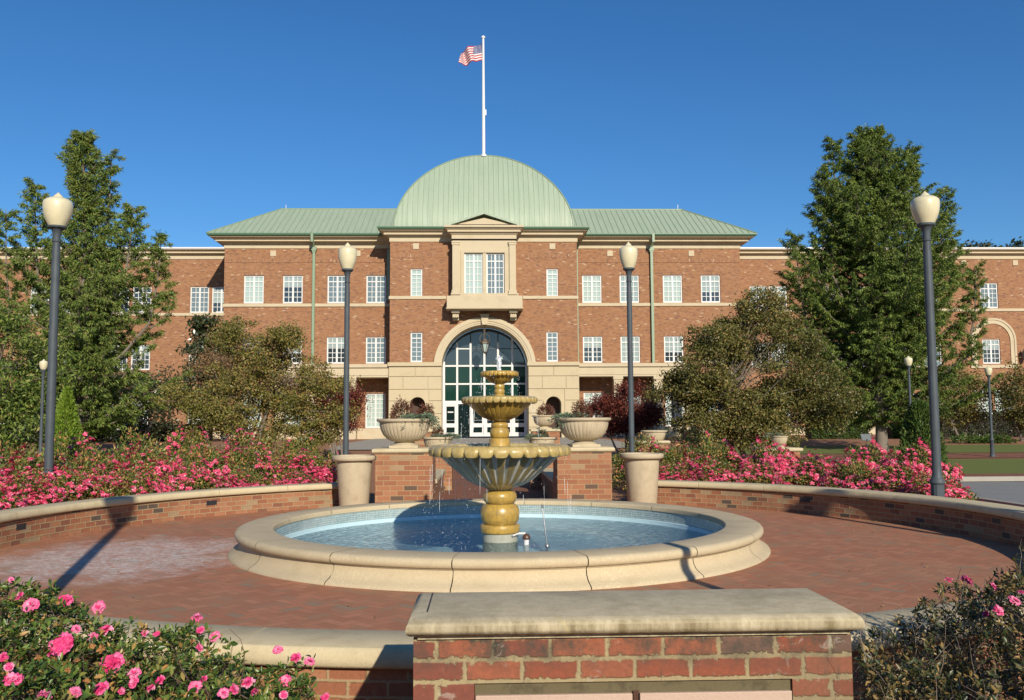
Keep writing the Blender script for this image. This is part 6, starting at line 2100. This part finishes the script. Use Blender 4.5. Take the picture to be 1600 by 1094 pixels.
GA = 'azaleas banked behind the curved wall'
for side, nm_, rows in ((-1, 'left', [
        (7.75, [31, 39, 47, 55, 62.5, 70.5, 78, 86, 94], 0.86, [0.60, 0.66, 0.74, 0.78, 0.80, 0.78, 0.76, 0.74, 0.7], [1, 0, 1, 0, 1, 1, 0, 1, 1]),
        (9.1, [27, 34, 41, 48, 55, 62, 69, 76, 84, 92], 1.0, [0.92, 1.0, 1.0, 1.02, 1.0, 1.0, 0.98, 0.9, 0.85, 0.8], [0, 2, 0, 1, 0, 1, 1, 0, 1, 1]),
        (10.7, [25, 32, 39, 45, 52, 59, 66, 73], 1.05, [1.20, 1.26, 1.26, 1.26, 1.20, 1.12, 0.95, 0.8], [3, 2, 2, 3, 2, 3, 3, 2])]),
        (1, 'right', [
        (7.75, [28, 35, 42, 49, 56, 62, 67.5], 0.84, [0.62, 0.66, 0.70, 0.72, 0.74, 0.72, 0.60], [1, 1, 1, 1, 0, 1, 1]),
        (9.1, [25, 32, 39, 46, 52.5, 58.5], 0.92, [1.0, 1.05, 0.98, 0.82, 1.0, 1.02], [2, 0, 1, 1, 1, 1]),
        (10.7, [20, 27], 0.95, [1.12, 1.22], [3, 3])])):
    for ri, (dist, angs, s, hs_, kinds) in enumerate(rows):
        for i, a_ in enumerate(angs):
            put_az(kinds[i], a_, dist+random.uniform(-.12, .12), s*random.uniform(0.93, 1.08), hs_[i]*random.uniform(0.95, 1.05),
                   ['pink flowering azalea in the row right behind the %s curved wall' % nm_, 'pink flowering azalea in the middle row behind the %s curved wall' % nm_, 'taller, mostly green azalea in the back row behind the %s curved wall' % nm_][ri],
                   ['front row of azaleas behind the %s wall', 'middle row of azaleas behind the %s wall', 'back row of azaleas behind the %s wall'][ri] % nm_, side)

# ------------------------------------------------------------------ foreground azaleas
def near_bush(label, base, x0, x1, htop, y0, y1, ntwig, seed, lmat, density_edge, flowers, dry=60, bare=0, leafL=0.040):
    g = np.random.default_rng(seed)
    root = thing('azalea_shrub', label, 'shrub', base)
    bx_, by_, bz_ = base
    def hs__(x, y):
        t = (y-(y0+y1)/2)/((y1-y0)/2)
        return htop(x)*(1-0.30*max(0, -t-0.15)**1.6-0.10*max(0, t-0.6))+0.035*sin(x*9+y*5+seed)+0.025*sin(x*17-y*13)
    C_, D_, LL, WW = [], [], [], []
    tw = MB()
    k = 0
    while k < ntwig:
        x = g.uniform(x0, x1); y = g.uniform(y0, y1)
        depth = g.random()**1.7*0.42
        if g.random() > density_edge(x, y): continue
        k += 1
        z = hs__(x, y)-depth
        tip = np.array([x, y, z])
        ax = np.array([g.normal(scale=0.45), g.normal(scale=0.45)-0.25, 1.0]); ax /= np.linalg.norm(ax)
        nl = g.integers(5, 9)
        e1 = np.cross(ax, [1, 0.2, 0]); e1 /= np.linalg.norm(e1); e2 = np.cross(ax, e1)
        for q in range(nl):
            a = 2.4*q+g.normal(scale=0.3)
            el = g.uniform(0.15, 1.0)
            d = (e1*cos(a)+e2*sin(a))+ax*el
            C_.append(tip-ax*0.012*q*0.5); D_.append(d)
            l = leafL*g.uniform(0.55, 1.25)*(1-0.25*el)
            LL.append(l); WW.append(l*g.uniform(0.36, 0.5))
        if k % 3 == 0:
            b = tip-ax*g.uniform(0.08, 0.22)+g.normal(scale=0.02, size=3)
            tw.tube([b, (b+tip)/2+g.normal(scale=0.008, size=3), tip], [0.0024, 0.0018, 0.001], 3, cap=False)
    for q in range(bare):
        x = g.uniform(x0, x1); y = g.uniform(y0, y1)
        if density_edge(x, y) < 0.5: continue
        z = hs__(x, y)-g.uniform(0.05, 0.4)
        d = np.array([g.normal(scale=0.8), g.normal(scale=0.6), 0.9])
        pts = limb_pts((x, y, z), d, g.uniform(0.12, 0.38), 6, g.normal(scale=0.8), g, 0.22)
        r0_ = g.uniform(0.0014, 0.0034)
        tw.tube(pts, [r0_*(1-i/8) for i in range(7)], 4, cap=False)
        if g.random() < 0.5:
            d2 = np.array(pts[3])-np.array(pts[2])+g.normal(scale=0.03, size=3)
            tw.tube(limb_pts(pts[3], d2, 0.12, 3, 0.3, g, 0.25), [r0_*0.6, r0_*.5, r0_*.4, r0_*.2], 3, cap=False)
    # folded leaves: two triangles with a crease, as one bent island
    c = np.array(C_); d = unit(np.array(D_)); L = np.array(LL)[:, None]; W = np.array(WW)[:, None]
    r = g.normal(size=c.shape)*0.5+np.array([0, 0, 1.0])
    s_ = unit(np.cross(d, r)); nrm = unit(np.cross(s_, d))
    n = len(c)
    mid = c+d*L*0.5-nrm*L*0.05; tipp = c+d*L-nrm*L*0.12
    r1 = c+d*L*0.45+s_*W*0.5+nrm*W*0.16; l1 = c+d*L*0.45-s_*W*0.5+nrm*W*0.16
    r2 = c+d*L*0.78+s_*W*0.34+nrm*W*0.04; l2 = c+d*L*0.78-s_*W*0.34+nrm*W*0.04
    V = np.stack([c, r1, r2, tipp, l2, l1, mid], 1).reshape(-1, 3)-np.array(base)
    b = np.arange(n)*7
    F = np.concatenate([np.stack([b, b+1, b+6, b+6], 1), np.stack([b+1, b+2, b+3, b+6], 1), np.stack([b+6, b+3, b+4, b+5], 1), np.stack([b, b+6, b+5, b+5], 1)])
    faces = [tuple(dict.fromkeys(f)) for f in F.tolist()]
    me = bpy.data.meshes.new('foliage'); me.from_pydata(V.tolist(), [], faces)
    me.materials.append(M[lmat]); me.polygons.foreach_set('use_smooth', [True]*len(me.polygons))
    fo = bpy.data.objects.new('foliage', me); C.objects.link(fo); fo.parent = root
    tw.v = [(v[0]-bx_, v[1]-by_, v[2]-bz_) for v in tw.v]
    # main stems from the ground
    for q in range(26):
        x = g.uniform(x0, x1)*0.8+0.2*bx_; y = g.uniform(y0+.2, y1-.2)
        if density_edge(x, y) < 0.5: continue
        hz = hs__(x, y)*0.8
        tw.tube(limb_pts((0.3*(x-bx_), 0.3*(y-by_), -0.05), (x-bx_, y-by_, hz), hz*1.1, 6, 0.1, g, 0.12), [0.009, 0.008, 0.007, 0.006, 0.005, 0.004, 0.003], 5, cap=False)
    tw.build('stems', M['twig_grey' if bare > 200 else 'twig'], root)
    return root, hs__


FLM = []
def blossom_mesh(seed, dry=False):
    g = np.random.default_rng(seed)
    m = MB()
    # ruffled double blossom of unit radius facing +Z: cupped, crinkled petals crowding towards the middle
    rows = ((1.0, 0.18, 6), (0.86, 0.48, 6), (0.66, 0.80, 6), (0.46, 1.05, 5), (0.28, 1.2, 4)) if not dry else ((0.8, -0.5, 4), (0.6, 0.3, 4), (0.4, 0.8, 3))
    for row, (rr, lift, np_) in enumerate(rows):
        for k in range(np_):
            a = 2*pi*(k+0.5*row)/np_+g.normal(scale=0.2)
            rr_ = rr*g.uniform(0.82, 1.12); lf = lift*g.uniform(0.7, 1.25)+g.normal(scale=0.10)
            w = rr_*g.uniform(0.5, 0.68)*(0.7 if dry else 1)
            tw_ = g.normal(scale=0.35); ph = g.uniform(0, 6); fq_ = g.uniform(5, 9)
            N1, N2 = 5, 6
            grid = []
            for i in range(N1+1):
                t = i/N1; rowp = []
                for j in range(N2+1):
                    s_ = (j/N2-0.5)*2
                    wd = w*(0.22+1.1*t-0.5*t*t)
                    rad = rr_*t*(1-0.20*s_*s_*t)*(1+0.07*math.sin(s_*fq_+ph))
                    zz = lf*rr*math.sin(t*pi*0.5)*0.85+0.20*wd*s_*s_+0.16*t*t*math.sin(s_*fq_+ph)*rr_+tw_*wd*s_*t-(0.22*t**3 if row < 2 else 0)
                    if dry: zz += g.normal(scale=0.07); rad *= g.uniform(0.85, 1.1)
                    rowp.append((rad*cos(a)-wd*s_*sin(a), rad*sin(a)+wd*s_*cos(a), zz+0.03*row))
                grid.append(rowp)
            for i in range(N1):
                for j in range(N2):
                    m.poly([grid[i][j], grid[i+1][j], grid[i+1][j+1], grid[i][j+1]])
    o = m.build('blossom', M['petal'], smooth=80)
    me = o.data; bpy.data.objects.remove(o); return me


for i in range(6): FLM.append(blossom_mesh(200+i))
DRY = [blossom_mesh(230+i, True) for i in range(3)]


def put_flowers(root, hfun, lst, y0, y1, seed, dry=()):
    g = np.random.default_rng(seed)
    base = np.array(root.location)
    for li, (px, py, rpx) in enumerate(list(lst)+[(q[0], q[1], -q[2]) for q in dry]):
        # walk along the sight line until it meets the top of the shrub
        d = CM @ Vector((px-800.0, 547.0-py, -FPX))
        y = y0*0.9; hit = None
        while y < y1+0.15:
            x, z = EYE.x+d.x/d.y*y, EYE.z+d.z/d.y*y
            if z < hfun(x, y)+0.01: hit = (x, y, z); break
            y += 0.02
        if hit is None: y = y1-0.25; hit = (EYE.x+d.x/d.y*y, y, EYE.z+d.z/d.y*y)
        rad = abs(rpx)*hit[1]/FPX
        o = bpy.data.objects.new('blossom' if rpx > 0 else 'withered_blossom', FLM[li % 6] if rpx > 0 else DRY[li % 3]); C.objects.link(o); o.parent = root
        if rpx < 0:
            o.material_slots[0].link = 'OBJECT'; o.material_slots[0].material = M['petal_dry']
        o.location = Vector(hit)-Vector(base)+Vector((0, 0.0, -0.004))
        ax = Vector((g.normal(scale=0.55)+0.15, -0.65+g.normal(scale=0.45), 0.7)).normalized()
        o.rotation_euler = ax.to_track_quat('Z', 'Y').to_euler()
        rad *= g.uniform(0.8, 1.02)
        o.scale = (rad, rad*g.uniform(0.75, 1.05), rad*g.uniform(0.6, 0.95))


def lin(xs, zs): return lambda x: float(np.interp(x, xs, zs))
hl = lin([-3.2, -2.23, -1.87, -1.49, -1.25, -1.05, -0.80, -0.5], [1.0, 0.93, 0.86, 0.70, 0.68, 0.57, 0.555, 0.50])
LB, hLB = near_bush('near azalea in the lower left corner with large ruffled pink blossoms', (-1.75, 3.2, 0.0), -3.1, -0.45, hl, 2.35, 4.2, 7600, 301, 'leaf_azn', lambda x, y: 1.0 if x < -0.178*y-0.03+0.04*sin(y*9) else 0.0, 0, bare=110)
put_flowers(LB, hLB, [(48, 944, 16), (101, 938, 16), (154, 949, 12), (30, 930, 9), (166, 905+78, 12), (97, 1006, 17), (144, 996, 13), (175, 1035, 22), (119, 982, 10), (20, 1060, 17), (14, 1040, 8), (80, 1020, 8), (118, 1080, 13), (158, 1074, 13), (210, 1051, 12), (208, 1065, 9),
                      (226, 988, 7), (245, 989, 6), (308, 965, 10), (313, 983, 8), (335, 994, 12), (312, 1010, 8), (236, 1074, 11), (250, 1062, 9), (305, 1072, 12), (318, 1060, 7), (350, 1082, 13), (366, 1075, 10), (386, 1065, 12), (398, 1080, 8), (434, 1014, 9), (462, 1027, 10), (484, 1033, 11),
                      (445, 1062, 11), (443, 1084, 8), (508, 1088, 8), (70, 1085, 12), (5, 1025, 8), (18, 905, 6), (190, 1078, 8)], 2.35, 4.3, 5,
            [(120, 1030, 9), (140, 1008, 10), (85, 1028, 9), (60, 1025, 8), (160, 1012, 10), (136, 1062, 7), (300, 1000, 8), (322, 1020, 7), (250, 1090, 8), (105, 1045, 8), (340, 1015, 6), (200, 1092, 7)])
hr = lin([1.4, 1.83, 1.95, 2.1, 2.25, 2.43, 2.6, 3.2], [0.58, 0.60, 0.67, 0.80, 0.87, 0.93, 0.98, 1.05])
RB, hRB = near_bush('near azalea in the lower right corner, bronze leaved and twiggy with few blossoms', (2.2, 3.2, 0.0), 1.30, 3.3, hr, 2.35, 4.25, 6800, 302, 'leaf_azdry', lambda x, y: 1.0 if x > 0.415*y+0.02 else 0.0, 0, bare=520, leafL=0.034)
put_flowers(RB, hRB, [(1510, 906, 12), (1482, 905, 8), (1585, 938, 12), (1560, 952, 11), (1595, 925, 8), (1540, 958, 6), (1552, 915, 8)], 2.35, 4.2, 6)

# sandwich board style plant label beside the trunk
x_, y_ = PX(1355, 685, 36), 36
sgn_ = thing('plant_sign', 'small dark tilted plant sign beside the right conifer trunk', 'sign', (x_, y_, gh(y_)-0.02))
m = MB(); m.box(-0.02, 0.02, -0.02, 0.02, 0, 0.55); m.build('post', M['iron'], sgn_)
m = MB(); m.box(-0.2, 0.2, -0.02, 0.01, 0.0, 0.32); pp = m.build('panel', M['sign'], sgn_); pp.location = (0, 0.02, 0.48); pp.rotation_euler = (R(-35), 0, 0)
# urn on a low pier far right, and one between the azaleas
Y = 20.5
xq, zq2 = P(1217, 700, Y)
brick_pier('low brick pier among the azaleas on the right, under a small urn', PX(1196, 700, Y), PX(1250, 700, Y), Y, Y+0.8, zq2)
U5 = dup(U1, (PX(1217.5, 690, Y+0.3), Y+0.3, zq2), 0.1, 'small footed urn on the low pier among the right azaleas', None, (0.40, 0.40, 0.50))
juniper('juniper spilling left from the small urn among the right azaleas', (PX(1208, 690, Y+.3), Y+0.25, zq2+0.25), 0.24, 33, -1, 300, 0.12)
Y = 24.0
planter_bowl('shallow stone planter behind the right middle lamp post', (PX(1022, 690, Y), Y, PZ(690, Y)), 0.70)
brick_pier('low brick pier under the planter behind the right lamp post', PX(1000, 700, Y-.35), PX(1044, 700, Y-.35), Y-0.35, Y+0.35, PZ(690, Y))

# wooded skyline behind the viewer, seen only mirrored in the glass
g = np.random.default_rng(77)
n = 9000
cx_ = g.uniform(-70, 70, n); zz_ = g.random(n)**0.8*(11+3*np.sin(cx_*0.13)+2*np.sin(cx_*0.41))
c = np.stack([cx_, -75+g.uniform(-2, 2, n), zz_], 1)
o = leaves('far_woodland', c, g.normal(size=(n, 3)), 2.0, 1.3, M['leaf_dark'], tilt=1, g=g)
tag(o, 'dark line of woodland beyond the gardens behind the viewer', 'woodland', kind='stuff')

# leaf litter along the foot of the walls and over the paving
g = np.random.default_rng(55)
pts_, dd_ = [], []
for k in range(420):
    a = g.uniform(0.15, 2*pi-0.15)
    if k < 260: r = RIN-abs(g.normal(scale=0.12))-0.02
    else: r = g.uniform(3.6, RIN)
    pts_.append((CX+r*cos(a), CY+r*sin(a), 0.006+g.random()*0.01))
    dd_.append((g.normal(), g.normal(), g.normal(scale=0.15)))
    if math.hypot(pts_[-1][0]-FX, pts_[-1][1]-FY) < 3.5: pts_.pop(); dd_.pop()
o = leaves('fallen_leaves', np.array(pts_), np.array(dd_), g.uniform(0.02, 0.05, len(pts_)), g.uniform(0.01, 0.025, len(pts_)), M['leaf_bare'], None, tilt=3.0, g=g)
tag(o, 'small dry fallen leaves scattered on the brick paving', 'leaves', kind='stuff')
